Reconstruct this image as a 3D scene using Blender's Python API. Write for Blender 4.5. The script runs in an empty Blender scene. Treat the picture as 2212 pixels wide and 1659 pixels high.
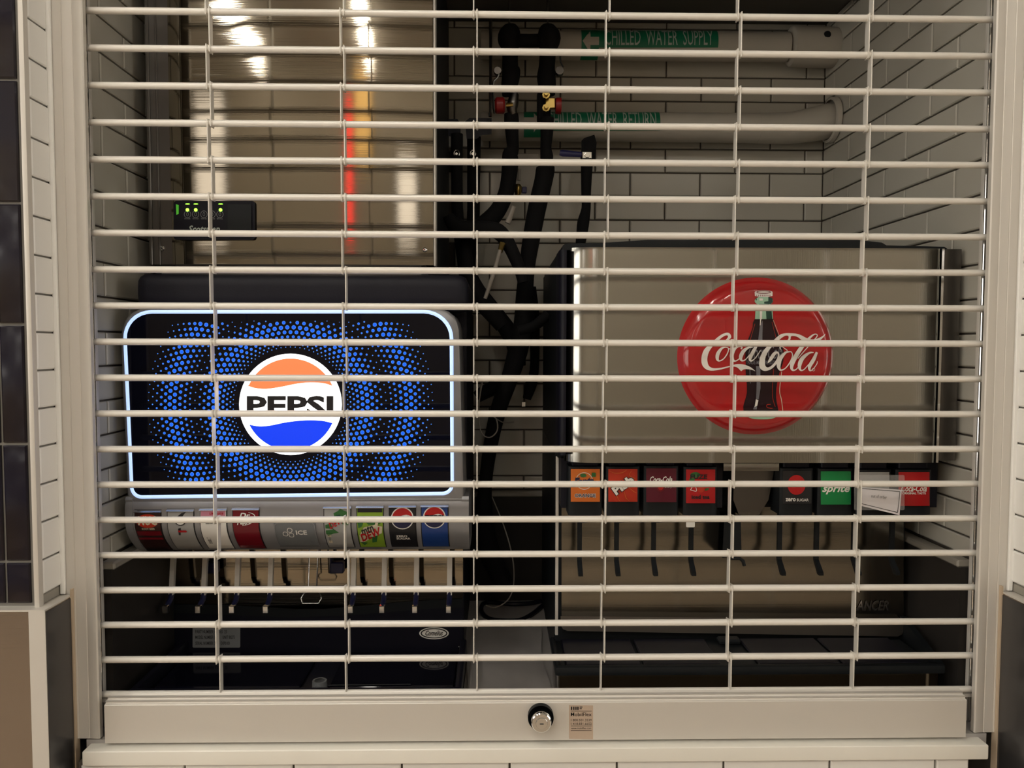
import bpy, bmesh, math, random
from mathutils import Vector, Matrix
from mathutils.geometry import tessellate_polygon
random.seed(7)
S = bpy.context.scene
COL = S.collection

# ------------------------------------------------------------------ camera
F = 1661.0                                   # focal length in pixels of the 2212 x 1659 frame
CAM = Vector((.03617, -1.23457, 1.53043))
YAW, PITCH, ROLL = .01824, .04861, .00225
fwd = Vector((math.sin(YAW)*math.cos(PITCH), math.cos(YAW)*math.cos(PITCH), -math.sin(PITCH)))
rt0 = Vector((math.cos(YAW), -math.sin(YAW), 0)); up0 = rt0.cross(fwd)
RT = math.cos(ROLL)*rt0 + math.sin(ROLL)*up0
UP = -math.sin(ROLL)*rt0 + math.cos(ROLL)*up0
cd = bpy.data.cameras.new('camera'); co = bpy.data.objects.new('camera', cd); COL.objects.link(co)
co.matrix_world = Matrix(((RT.x, UP.x, -fwd.x, CAM.x), (RT.y, UP.y, -fwd.y, CAM.y), (RT.z, UP.z, -fwd.z, CAM.z), (0, 0, 0, 1)))
cd.sensor_width = 36; cd.lens = F/2212*36; cd.clip_start = .02; cd.clip_end = 60
S.camera = co

# ------------------------------------------------------------------ world, exposure
w = bpy.data.worlds.new('world'); S.world = w; w.use_nodes = True
w.node_tree.nodes['Background'].inputs[0].default_value = (1, .93, .84, 1)
w.node_tree.nodes['Background'].inputs[1].default_value = .05
S.view_settings.view_transform = 'Standard'; S.view_settings.look = 'None'
S.view_settings.exposure = 0.05; S.view_settings.gamma = 1.0; S.view_settings.use_curve_mapping = False
LAMP = 54.0          # strength of the corridor's ceiling tubes

def at(px, py, Y):                            # the point at depth Y seen at a pixel measured in the photograph
    d = RT*((px-1106)/F) + UP*((829.5-py)/F) + fwd
    return CAM + d*((Y-CAM.y)/d.y)

# ------------------------------------------------------------------ materials
def mat(name, col, rough=.5, metal=0, emit=None, es=0, bump=None, var=None, trans=0, alpha=1, aniso=0, coat=0, spec=.5):
    m = bpy.data.materials.new(name); m.use_nodes = True
    nt = m.node_tree; b = nt.nodes['Principled BSDF']
    b.inputs['Base Color'].default_value = (*col, 1); b.inputs['Roughness'].default_value = rough
    b.inputs['Metallic'].default_value = metal; b.inputs['Specular IOR Level'].default_value = spec
    if emit: b.inputs['Emission Color'].default_value = (*emit, 1); b.inputs['Emission Strength'].default_value = es
    if alpha < 1: b.inputs['Alpha'].default_value = alpha
    if trans: b.inputs['Transmission Weight'].default_value = trans
    if coat: b.inputs['Coat Weight'].default_value = coat; b.inputs['Coat Roughness'].default_value = .08
    if aniso: b.inputs['Anisotropic'].default_value = aniso
    tc = None
    def noise(scale, stretch, detail=2):
        nonlocal tc
        if tc is None: tc = nt.nodes.new('ShaderNodeTexCoord')
        mp = nt.nodes.new('ShaderNodeMapping'); mp.inputs['Scale'].default_value = stretch
        nt.links.new(tc.outputs['Object'], mp.inputs[0])
        n = nt.nodes.new('ShaderNodeTexNoise'); n.inputs['Scale'].default_value = scale; n.inputs['Detail'].default_value = detail
        nt.links.new(mp.outputs[0], n.inputs[0]); return n
    if var:                                   # (colour2, scale, stretch)
        n = noise(var[1], var[2], 4)
        r = nt.nodes.new('ShaderNodeValToRGB'); r.color_ramp.elements[0].position = .38; r.color_ramp.elements[1].position = .62
        r.color_ramp.elements[0].color = (*col, 1); r.color_ramp.elements[1].color = (*var[0], 1)
        nt.links.new(n.outputs[0], r.inputs[0]); nt.links.new(r.outputs[0], b.inputs['Base Color'])
    if bump:                                  # (scale, stretch, strength, distance)
        n = noise(bump[0], bump[1])
        bp = nt.nodes.new('ShaderNodeBump'); bp.inputs['Strength'].default_value = bump[2]; bp.inputs['Distance'].default_value = bump[3]
        nt.links.new(n.outputs[0], bp.inputs['Height']); nt.links.new(bp.outputs[0], b.inputs['Normal'])
    return m
one = (1, 1, 1)
M = dict(
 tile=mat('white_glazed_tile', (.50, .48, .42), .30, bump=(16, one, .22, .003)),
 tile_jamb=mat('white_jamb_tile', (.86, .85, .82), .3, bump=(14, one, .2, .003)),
 grout=mat('dark_grout', (.10, .085, .07), .9),
 dtile=mat('dark_blue_glazed_tile', (.006, .007, .022), .12, bump=(9, one, .6, .01), var=((.016, .011, .012), 5, one)),
 dgrout=mat('grey_grout', (.20, .19, .17), .9),
 steel=mat('brushed_steel', (.30, .265, .21), .05, 1, bump=(60, (.02, 1, 14), .04, .001)),
 steel_v=mat('brushed_steel_vertical_grain', (.50, .49, .45), .14, 1, bump=(60, (14, 1, .02), .07, .001)),
 steel_splash=mat('dull_brushed_steel', (.25, .235, .205), .16, 1, bump=(60, (.02, 1, 14), .04, .001)),
 steel_shade=mat('satin_steel_dark_reflection', (.12, .118, .12), .3, .8),
 steel_lip=mat('satin_steel_lip', (.34, .31, .28), .4, 1),
 steel_dark=mat('dark_steel', (.16, .15, .14), .35, 1),
 steel_panel=mat('satin_steel_cladding', (.36, .31, .27), .26, 1, bump=(40, (.05, 1, 10), .1, .001)),
 chrome=mat('chrome', (.8, .8, .8), .12, 1),
 alu=mat('satin_aluminium', (.66, .63, .58), .45, .25, bump=(300, one, .05, .0005)),
 rod=mat('clear_anodised_rod', (.86, .83, .77), .36, .1),
 link=mat('anodised_link', (.76, .73, .67), .36, .2),
 black=mat('black_plastic', (.008, .008, .014), .38, spec=.18),
 blackmatt=mat('black_textured_lid', (.008, .008, .015), .55, spec=.3, bump=(400, one, .3, .0006)),
 blackgloss=mat('black_gloss', (.003, .003, .008), .05, spec=.28),
 charcoal=mat('charcoal_plastic', (.010, .012, .014), .45, spec=.22),
 foam=mat('black_foam_insulation', (.004, .004, .005), .85, spec=.3, bump=(60, one, .3, .002)),
 cable=mat('white_cable', (.35, .32, .28), .5),
 pvc=mat('white_pipe_jacket', (.50, .47, .41), .5, bump=(12, one, .2, .003)),
 green=mat('green_pipe_marker', (.005, .17, .085), .45),
 greytext=mat('pale_lettering', (.42, .48, .44), .5),
 white=mat('white_print', (.80, .78, .73), .4),
 cream=mat('cream_print', (.62, .55, .40), .4),
 ink=mat('black_print', (.01, .01, .012), .4),
 navy=mat('navy_print', (.01, .012, .05), .4),
 red=mat('red_enamel', (.42, .012, .014), .16, coat=.6),
 red_l=mat('bright_red_print', (.42, .012, .014), .25),
 redvalve=mat('red_handle', (.30, .01, .01), .4),
 bluevalve=mat('blue_handle', (.02, .02, .12), .4),
 brass=mat('brass', (.45, .32, .10), .3, 1),
 silver=mat('silver_plastic', (.30, .30, .31), .33, .35),
 grey=mat('grey_plastic', (.16, .17, .18), .4),
 quartz=mat('white_quartz', (.88, .86, .79), .3, var=((.82, .80, .73), 3, one)),
 ctop=mat('counter_surface', (.42, .40, .38), .3, bump=(10, one, .25, .004), var=((.34, .32, .31), 5, one)),
 splash=mat('dark_backsplash', (.03, .027, .025), .4, spec=.18),
 ledge=mat('grey_ledge', (.30, .28, .24), .4),
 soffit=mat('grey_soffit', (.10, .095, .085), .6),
 paint=mat('warm_wall_paint', (.36, .32, .26), .7),
 floor=mat('corridor_floor', (.46, .37, .27), .5, var=((.40, .32, .24), 4, one)),
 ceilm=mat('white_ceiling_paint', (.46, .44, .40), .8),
 caulk=mat('beige_caulk', (.50, .40, .29), .7),
 film=mat('clear_plastic', (.75, .75, .75), .1, alpha=.12),
 paper=mat('paper', (.92, .88, .91), .6),
 orange=mat('orange_print', (.62, .15, .02), .35),
 plum=mat('dark_cherry_print', (.10, .008, .02), .25),
 maroon=mat('maroon_print', (.17, .008, .015), .25),
 brown=mat('dark_brown_print', (.035, .012, .010), .3),
 steelprint=mat('grey_print', (.35, .35, .34), .35),
 pink=mat('pink_print', (.55, .22, .30), .4),
 sprite=mat('green_print', (.01, .22, .06), .25),
 lime=mat('lime_print', (.22, .36, .03), .35),
 leaf=mat('leaf_green_print', (.03, .13, .03), .4),
 blue=mat('blue_print', (.015, .05, .22), .3),
 redorange=mat('red_orange_print', (.48, .035, .015), .25),
 glassgreen=mat('bottle_glass_print', (.35, .58, .42), .3),
 darkgreen=mat('dark_green_print', (.01, .05, .035), .3),
 liquid=mat('dark_liquid_print', (.018, .006, .010), .22),
 stripe=mat('grey_highlight_print', (.16, .16, .18), .3),
 tan=mat('sticker_beige', (.50, .39, .30), .5),
 labelgrey=mat('grey_label', (.20, .21, .22), .5),
 e_strip=mat('lit_edge_strip', (.6, .7, .9), .4, emit=(.40, .58, 1), es=1.1),
 e_dot=mat('lit_blue_dot', (0, .01, .1), .4, emit=(.0, .13, 1), es=.95),
 e_rim=mat('lit_pale_dot', (.03, .06, .12), .4, emit=(.06, .25, .9), es=.95),
 e_white=mat('lit_white', (.9, .9, .9), .4, emit=(1, 1, .97), es=1.45),
 e_orange=mat('lit_orange', (.3, .07, .02), .4, emit=(1, .25, .085), es=.9),
 e_blue=mat('lit_blue', (0, .01, .1), .4, emit=(.0, .05, 1), es=.88),
 e_green=mat('lit_green_lamp', (.2, .9, .05), .4, emit=(.25, 1, .04), es=4),
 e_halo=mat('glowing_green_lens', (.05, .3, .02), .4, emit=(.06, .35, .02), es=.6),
 e_lamp=mat('ceiling_tube', (1, 1, 1), .4, emit=(1, .945, .85), es=LAMP),
 e_board=mat('lit_menu_board', (1, 1, 1), .4, emit=(1, .93, .86), es=1.5),
 e_amber=mat('lit_amber_sign', (.9, .6, .2), .4, emit=(1, .60, .22), es=.8),
 e_window=mat('lit_shop_window', (1, 1, 1), .4, emit=(1, .95, .86), es=2.2),
 e_red=mat('red_light_strip', (1, .1, .1), .4, emit=(1, .05, .04), es=5),
)

# ------------------------------------------------------------------ objects
def props(o, label=None, cat=None, group=None, kind=None):
    if label: o['label'] = label
    if cat: o['category'] = cat
    if group: o['group'] = group
    if kind: o['kind'] = kind
    return o
def thing(name, loc, label, cat, group=None):
    o = bpy.data.objects.new(name, None); o.location = loc; COL.objects.link(o); o.empty_display_size = .05
    return props(o, label, cat, group)
def link(name, mesh, parent=None):
    o = bpy.data.objects.new(name, mesh); COL.objects.link(o)
    if parent is not None:
        o.parent = parent
        o.matrix_parent_inverse = Matrix.Translation(-world_loc(parent))
    return o
def world_loc(o):
    v = Vector(o.location)
    if o.parent is not None: v = v + (o.matrix_parent_inverse @ Vector((0, 0, 0))) + world_loc(o.parent)
    return v

class MB:
    def __init__(s): s.bm = bmesh.new()
    def face(s, vs, mi=0):
        try:
            f = s.bm.faces.new(vs); f.material_index = mi; return f
        except ValueError: return None
    def box(s, x0, x1, y0, y1, z0, z1, mi=0, r=0, seg=1):
        g = bmesh.ops.create_cube(s.bm, size=1)
        for v in g['verts']:
            v.co = Vector(((x0+x1)/2 + v.co.x*(x1-x0), (y0+y1)/2 + v.co.y*(y1-y0), (z0+z1)/2 + v.co.z*(z1-z0)))
        fs = {f for v in g['verts'] for f in v.link_faces}
        for f in fs: f.material_index = mi
        if r:
            es = list({e for v in g['verts'] for e in v.link_edges})
            bmesh.ops.bevel(s.bm, geom=es, offset=r, segments=seg, affect='EDGES', profile=.6)
        return s
    def tube(s, pts, r, n=10, mi=0, caps=True, flat=1.0):
        pts = [Vector(p) for p in pts]; rr = r if isinstance(r, (list, tuple)) else [r]*len(pts)
        rings = []; ref = None
        for i, p in enumerate(pts):
            a = pts[max(i-1, 0)]; b = pts[min(i+1, len(pts)-1)]
            t = (b-a).normalized()
            if ref is None: ref = Vector((0, 1, 0)) if abs(t.y) < .9 else Vector((0, 0, 1))
            u = (ref - t*ref.dot(t)).normalized(); v = t.cross(u); ref = u
            rings.append([s.bm.verts.new(p + (u*math.cos(k*2*math.pi/n)*flat + v*math.sin(k*2*math.pi/n))*rr[i]) for k in range(n)])
        for A, B in zip(rings, rings[1:]):
            for k in range(n): s.face((A[k], A[(k+1) % n], B[(k+1) % n], B[k]), mi)
        if caps: s.face(rings[0][::-1], mi); s.face(rings[-1], mi)
        return s
    def prism(s, front, back, mi=0, side=None):       # two matching outlines of 3D points
        A = [s.bm.verts.new(p) for p in front]; B = [s.bm.verts.new(p) for p in back]; n = len(A)
        s.face(A, mi); s.face(B[::-1], mi)
        for k in range(n): s.face((A[k], B[k], B[(k+1) % n], A[(k+1) % n]), mi if side is None else side)
        return s
    def extr_x(s, prof, x0, x1, mi=0):                 # prof: (y, z)
        return s.prism([Vector((x0, y, z)) for y, z in prof], [Vector((x1, y, z)) for y, z in prof], mi)
    def extr_z(s, prof, z0, z1, mi=0):
        return s.prism([Vector((x, y, z1)) for x, y in prof], [Vector((x, y, z0)) for x, y in prof], mi)
    def extr_y(s, prof, y0, y1, mi=0, side=None):      # prof: (x, z)
        return s.prism([Vector((x, y0, z)) for x, z in prof], [Vector((x, y1, z)) for x, z in prof], mi, side)
    def lathe(s, prof, c, axis='y', n=24, mi=0):       # prof: (radius, offset along the axis)
        rings = []
        for r, h in prof:
            if r < 1e-6:
                rings.append([s.bm.verts.new(Vector(c) + (Vector((0, h, 0)) if axis == 'y' else Vector((0, 0, h)) if axis == 'z' else Vector((h, 0, 0))))]); continue
            ring = []
            for k in range(n):
                a = k*2*math.pi/n; ca, sa = r*math.cos(a), r*math.sin(a)
                ring.append(s.bm.verts.new(Vector(c) + (Vector((ca, h, sa)) if axis == 'y' else Vector((ca, sa, h)) if axis == 'z' else Vector((h, ca, sa)))))
            rings.append(ring)
        for A, B in zip(rings, rings[1:]):
            for k in range(n):
                a0, a1 = A[k % len(A)], A[(k+1) % len(A)]; b0, b1 = B[k % len(B)], B[(k+1) % len(B)]
                vs = [v for i, v in enumerate((a0, a1, b1, b0)) if v not in (a0, a1, b1, b0)[:i]]
                if len(vs) > 2: s.face(vs, mi)
        return s
    def mesh(s, name, mats, smooth=35, recalc=True):
        if recalc: bmesh.ops.recalc_face_normals(s.bm, faces=s.bm.faces)
        m = bpy.data.meshes.new(name); s.bm.to_mesh(m); s.bm.free()
        for x in (mats if isinstance(mats, (list, tuple)) else [mats]): m.materials.append(M[x])
        if smooth: m.shade_smooth(); m.set_sharp_from_angle(angle=math.radians(smooth))
        return m
    def obj(s, name, mats, parent=None, smooth=35, recalc=True):
        return link(name, s.mesh(name, mats, smooth, recalc), parent)

def box_obj(name, m, parent, x0, x1, y0, y1, z0, z1, r=0, seg=1):
    return MB().box(x0, x1, y0, y1, z0, z1, r=r, seg=seg).obj(name, m, parent)

# flat print: outlines in photograph pixels carried onto a surface by a mapping fn(px, py) -> point
def plane_map(Y, lift=.0006): return lambda px, py: at(px, py, Y-lift)
def sheet(name, outlines, fn, m, parent, cuts=0):
    bm = bmesh.new()
    mis = []
    for q in outlines:
        out, mi = (q if isinstance(q, tuple) and isinstance(q[0], list) else (q, 0))
        vs = [bm.verts.new((x, y, 0)) for x, y in out]
        for tri in tessellate_polygon([[v.co for v in vs]]):
            try: f = bm.faces.new([vs[i] for i in tri]); f.material_index = mi
            except ValueError: pass
    for _ in range(cuts): bmesh.ops.subdivide_edges(bm, edges=[e for e in bm.edges if e.calc_length() > 9], cuts=1, use_grid_fill=True)
    bmesh.ops.triangulate(bm, faces=bm.faces)
    for v in bm.verts: v.co = fn(v.co.x, v.co.y)
    for f in bm.faces:
        f.normal_update()
        if f.normal.y > 0: f.normal_flip()
    me = bpy.data.meshes.new(name); bm.to_mesh(me); bm.free()
    for x in (m if isinstance(m, (list, tuple)) else [m]): me.materials.append(M[x])
    return link(name, me, parent)
FONT = {}
def glyphs(s, bold, shear, sub=False):
    k = (s, bold, shear, sub)
    if k not in FONT:
        c = bpy.data.curves.new('t', 'FONT'); c.body = s; c.offset = bold; c.shear = shear; c.resolution_u = 2; c.space_line = .95
        o = bpy.data.objects.new('t', c); COL.objects.link(o)
        me = bpy.data.meshes.new_from_object(o.evaluated_get(bpy.context.evaluated_depsgraph_get()))
        xs = [v.co.x for v in me.vertices]; ys = [v.co.y for v in me.vertices]
        x0, x1, y0, y1 = min(xs), max(xs), min(ys), max(ys)
        FONT[k] = ([((v.co.x-x0)/(x1-x0), (v.co.y-y0)/(y1-y0)) for v in me.vertices], [tuple(p.vertices) for p in me.polygons])
        if sub:
            bm = bmesh.new(); bm.from_mesh(me); bmesh.ops.triangulate(bm, faces=bm.faces); hh = (y1-y0)
            for _ in range(3): bmesh.ops.subdivide_edges(bm, edges=[e for e in bm.edges if abs(e.verts[0].co.y-e.verts[1].co.y) > hh*.17 or abs(e.verts[0].co.x-e.verts[1].co.x) > (x1-x0)*.12], cuts=1)
            bmesh.ops.triangulate(bm, faces=bm.faces); bm.to_mesh(me); bm.free()
            FONT[k] = ([((v.co.x-x0)/(x1-x0), (v.co.y-y0)/(y1-y0)) for v in me.vertices], [tuple(p.vertices) for p in me.polygons])
        bpy.data.objects.remove(o); bpy.data.curves.remove(c); bpy.data.meshes.remove(me)
    return FONT[k]
def text(s, x0, y0, x1, y1, fn, m, parent, bold=.0, shear=0, rot=0, name='lettering', arc=0, sub=False):
    vs, fs = glyphs(s, bold, shear, sub)
    cx, cy = (x0+x1)/2, (y0+y1)/2; c, sn = math.cos(rot), math.sin(rot); out = []
    for u, v in vs:
        dx = (u-.5)*(x1-x0); dy = (.5-v)*(y1-y0) + arc*(4*(u-.5)**2)
        out.append(fn(cx + dx*c - dy*sn, cy + dx*sn + dy*c))
    me = bpy.data.meshes.new(name); me.from_pydata(out, [], fs); me.materials.append(M[m])
    return link(name, me, parent)
def ell(cx, cy, a, b, n=28, rot=0, t0=0, t1=2*math.pi):
    full = abs(t1-t0-2*math.pi) < 1e-6; out = []
    for k in range(n if full else n+1):
        t = t0+(t1-t0)*k/n; x, y = a*math.cos(t), b*math.sin(t)
        out.append((cx+x*math.cos(rot)-y*math.sin(rot), cy+x*math.sin(rot)+y*math.cos(rot)))
    return out
def rrect(x0, y0, x1, y1, r, n=5):
    rr = r if isinstance(r, (list, tuple)) else [r]*4; out = []
    for (cx, cy, a, q) in ((x0+rr[0], y0+rr[0], math.pi, rr[0]), (x1-rr[1], y0+rr[1], 1.5*math.pi, rr[1]), (x1-rr[2], y1-rr[2], 0, rr[2]), (x0+rr[3], y1-rr[3], .5*math.pi, rr[3])):
        for k in range(n+1): out.append((cx+q*math.cos(a+k*math.pi/2/n), cy+q*math.sin(a+k*math.pi/2/n)))
    return out
def smoothed(pts, closed=True, n=4):                  # Catmull-Rom through the given points
    out = []; N = len(pts)
    for i in range(N if closed else N-1):
        p0, p1, p2, p3 = (pts[(i+j) % N] if closed else pts[min(max(i+j, 0), N-1)] for j in (-1, 0, 1, 2))
        for k in range(n):
            t = k/n
            out.append(tuple(.5*((2*p1[d]) + (p2[d]-p0[d])*t + (2*p0[d]-5*p1[d]+4*p2[d]-p3[d])*t*t + (3*p1[d]-p0[d]-3*p2[d]+p3[d])*t**3) for d in range(len(p1))))
    if not closed: out.append(tuple(pts[-1]))
    return out
def brush(pts, closed=False):                         # pts: (x, y, width) -> quads
    P = smoothed(pts, closed, 5); N = len(P); L = []; R = []
    for i in range(N):
        a = P[(i-1) % N] if closed else P[max(i-1, 0)]; b = P[(i+1) % N] if closed else P[min(i+1, N-1)]
        dx, dy = b[0]-a[0], b[1]-a[1]; l = math.hypot(dx, dy) or 1; w = P[i][2]/2
        L.append((P[i][0]-dy/l*w, P[i][1]+dx/l*w)); R.append((P[i][0]+dy/l*w, P[i][1]-dx/l*w))
    return [[L[i], L[(i+1) % N], R[(i+1) % N], R[i]] for i in range(N if closed else N-1)]

# ------------------------------------------------------------------ tiles
TCACHE = {}
def tile_mesh(wd, ht, th, m):
    k = (round(wd, 3), round(ht, 3), m)
    if k not in TCACHE:
        b = MB(); g = .0022
        o = [(-wd/2, -ht/2), (wd/2, -ht/2), (wd/2, ht/2), (-wd/2, ht/2)]
        i = [(x*(1-2*g/wd), z*(1-2*g/ht)) for x, z in o]
        A = [b.bm.verts.new((x, 0, z)) for x, z in i]; B = [b.bm.verts.new((x, g*.7, z)) for x, z in o]; C = [b.bm.verts.new((x, th, z)) for x, z in o]
        b.face(A)
        for q in range(4):
            b.face((A[q], B[q], B[(q+1) % 4], A[(q+1) % 4])); b.face((B[q], C[q], C[(q+1) % 4], B[(q+1) % 4]))
        TCACHE[k] = b.mesh('tile', m, 20)
    return TCACHE[k]
def tiles(parent, origin, angle, u0, u1, z0, z1, pu, pz, uj, zj, m, bond=.5, joint=.0035, skip=None, th=.006):
    """tiles over a vertical surface; u runs along it, the tile's face points to local -y turned by angle"""
    ca, sa = math.cos(angle), math.sin(angle); inv = Matrix.Translation(-world_loc(parent))
    r = math.floor((z0-zj)/pz)
    while zj+r*pz < z1-.002:
        a, b = max(zj+r*pz, z0), min(zj+(r+1)*pz, z1); off = uj + (bond*pu if r % 2 else 0)
        c = math.floor((u0-off)/pu)
        while off+c*pu < u1-.002:
            l, q = max(off+c*pu, u0), min(off+(c+1)*pu, u1); c += 1
            wd, ht = q-l-joint, b-a-joint
            if wd < .006 or ht < .006: continue
            uc, zc = (l+q)/2, (a+b)/2
            if skip and skip(uc, zc): continue
            o = bpy.data.objects.new('tile', tile_mesh(wd, ht, th, m)); COL.objects.link(o)
            o.parent = parent; o.matrix_parent_inverse = inv
            o.location = (origin[0]+uc*ca, origin[1]+uc*sa, zc)
            o.rotation_euler = (random.uniform(-.004, .004), 0, angle+random.uniform(-.004, .004))
        r += 1

# ================================================================== SETTING
XL, XR, YB, ZC, CT = -.622, .836, .67, 2.318, .90     # niche: left, right, back, ceiling, counter level
TR = .0573
def struct(o): o['kind'] = 'structure'; return o
YT = YB+.006
wb = struct(box_obj('wall_back', 'grout', None, XL-.03, XR+.03, YB+.002, YB+.10, CT, ZC+.02))
# rows: a joint runs at 2.1867 (fit), the long joint of row A at x = .4455
z_j = 2.1867-.0002
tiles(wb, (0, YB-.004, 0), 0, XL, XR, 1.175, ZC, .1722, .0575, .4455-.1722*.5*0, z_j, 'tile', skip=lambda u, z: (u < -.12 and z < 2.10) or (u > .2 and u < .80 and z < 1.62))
wr = struct(box_obj('wall_right', 'grout', None, XR+.004, XR+.12, .0, YB+.10, CT, ZC+.02))
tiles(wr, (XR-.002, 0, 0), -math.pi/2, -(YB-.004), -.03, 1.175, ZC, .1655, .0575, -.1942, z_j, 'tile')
wl = struct(box_obj('wall_left', 'grout', None, XL-.12, XL-.004, .0, YB+.10, CT, ZC+.02))
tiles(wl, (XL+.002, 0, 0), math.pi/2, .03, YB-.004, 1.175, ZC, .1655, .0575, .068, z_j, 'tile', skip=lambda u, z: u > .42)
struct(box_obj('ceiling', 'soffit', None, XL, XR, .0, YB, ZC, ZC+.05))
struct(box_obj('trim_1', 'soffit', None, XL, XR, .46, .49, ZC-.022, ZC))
# dark backsplash with a pale ledge round the niche
for n, a in (('trim_2', (XL, XR, YB-.022, YB-.004, CT, 1.160)), ('trim_3', (XR-.020, XR-.002, .03, YB-.022, CT, 1.160)), ('trim_4', (XL+.002, XL+.020, .03, YB-.022, CT, 1.160))):
    struct(box_obj(n, 'splash', None, *a))
for n, a in (('trim_5', (XL, XR, YB-.027, YB-.003, 1.160, 1.173)), ('trim_6', (XR-.026, XR-.001, .03, YB-.027, 1.160, 1.173)), ('trim_7', (XL+.001, XL+.026, .03, YB-.027, 1.160, 1.173))):
    struct(box_obj(n, 'ledge', None, *a, r=.003))
# corridor shell
struct(box_obj('floor', 'floor', None, -3.2, 3.2, -5.2, .8, -.05, 0))
struct(box_obj('ceiling_corridor', 'ceilm', None, -3.2, 3.2, -5.2, .10, 4.0, 4.05))
struct(box_obj('wall_opposite', 'paint', None, -3.2, 3.2, -5.3, -5.2, 0, 4.0))
struct(box_obj('wall_corridor_left', 'paint', None, -3.3, -3.2, -5.2, .10, 0, 4.0))
struct(box_obj('wall_corridor_right', 'paint', None, 3.2, 3.3, -5.2, .10, 0, 4.0))
struct(box_obj('wall_front_top', 'paint', None, -.651, .864, -.070, .10, 2.33, 4.0))
JL, JR, YF = -.651, .864, -.078
SST = 1.134                                            # top of the steel wainscot
wfl = struct(box_obj('wall_front_left', 'dgrout', None, -3.2, JL-.012, YF+.004, .10, 0, 4.0))
wfr = struct(box_obj('wall_front_right', 'dgrout', None, JR+.012, 3.2, YF+.004, .10, 0, 4.0))
# white tiles on the two returns (six centimetres deep), one piece per course
for wall, x, ang, u0, u1 in ((wfl, JL-.006, math.pi/2, YF+.006, -.020), (wfr, JR+.006, -math.pi/2, .020, -YF-.006)):
    b = MB().box(min(x, x+math.copysign(.006, x)), max(x, x+math.copysign(.006, x)), YF+.004, -.012, SST+.004, 2.27)
    q = b.obj('tile_bed', 'dgrout', wall)
    tiles(wall, (x+(.004 if x < 0 else -.004), 0, 0), ang, u0, u1, SST+.018, 2.27, .2, .0575, -.1 if u0 < 0 else -.05, 2.0105, 'tile_jamb', bond=0, joint=.003)
# dark glazed tiles on the face, metal edge strip
for wall, a, b_, s in ((wfl, -1.95, JL-.016, -1), (wfr, JR+.016, 2.16, 1)):
    zz = 1.2047-.1787; 
    tiles(wall, (0, YF, 0), 0, a, b_, SST+.006, 2.62, .0640, .1785, (-.7055 if s < 0 else .9045), 1.2047, 'dtile', bond=0, joint=.004, th=.012)
    e = JL-.0105 if s < 0 else JR+.0025
    MB().box(e, e+.008, YF-.004, YF+.008, SST, 2.62, r=.002, seg=2).obj('edge_strip', 'alu', wall)
    # steel wainscot: front sheet, folded corner and a thin top edge
    x0, x1 = (-3.1, JL+.012) if s < 0 else (JR-.012, 3.1)
    MB().box(min(s*-.004+(JL if s < 0 else JR), (JL if s < 0 else JR)+s*.004), max(s*-.004+(JL if s < 0 else JR), (JL if s < 0 else JR)+s*.004), -.0255, -.0205, SST+.004, 2.27, r=.001).obj('caulk_line', 'tile_jamb', wall)
    c = x1 if s < 0 else x0
    MB().extr_z(([(x0, -.092), (c, -.092), (c, -.0215), (c-.010, -.0215), (c-.010, -.070), (x0, -.070)] if s < 0 else
                 [(x1, -.092), (c, -.092), (c, -.0215), (c+.010, -.0215), (c+.010, -.070), (x1, -.070)]), .0, SST).obj('steel_panel', 'steel_panel', wall)
    MB().box(min(c, c+s*.0245), max(c, c+s*.0245), -.0932, -.092, .0, SST).obj('corner_strip', 'alu', wall)
    MB().box(min(c, c-s*.001), max(c, c-s*.001), -.0915, -.022, .0, SST-.002).obj('return_dark_reflection', 'steel_shade', wall)  # same steel return, darkened in colour to carry the dark surroundings it mirrors
    MB().box(x0, x1, -.0935, -.0215, SST, SST+.0025).obj('top_edge', 'alu', wall)
    MB().box(min(c, c+s*-.003), max(c, c+s*-.003), -.026, -.013, .0, SST+.012).obj('caulk_bead', 'caulk', wall)
    xx = c+s*.017
    MB().box(min(xx, xx+s*.004), max(xx, xx+s*.004), -.080, -.02, SST+.002, SST+.018, r=.002).obj('tile_base_trim', 'ledge', wall)
# counter: quartz ledge in front, work surface behind, tiled wall under it
ct = thing('countertop', (.1, .3, CT), 'white stone countertop with a pale front edge under the shutter', 'counter')
box_obj('slab', 'ctop', ct, XL, XR, -.02, YB, CT-.03, CT)
box_obj('front_edge', 'quartz', ct, -.6160, .8240, -.046, -.018, CT-.030, CT-.006, r=.003, seg=3)
wf = struct(box_obj('wall_front_bottom', 'grout', None, -.63, .80, -.030, YB, 0, CT-.031))
tiles(wf, (0, -.036, 0), 0, -.625, .800, .60, CT-.033, .1722, .0575, .40, CT-.033-.0575, 'tile_jamb')

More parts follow.
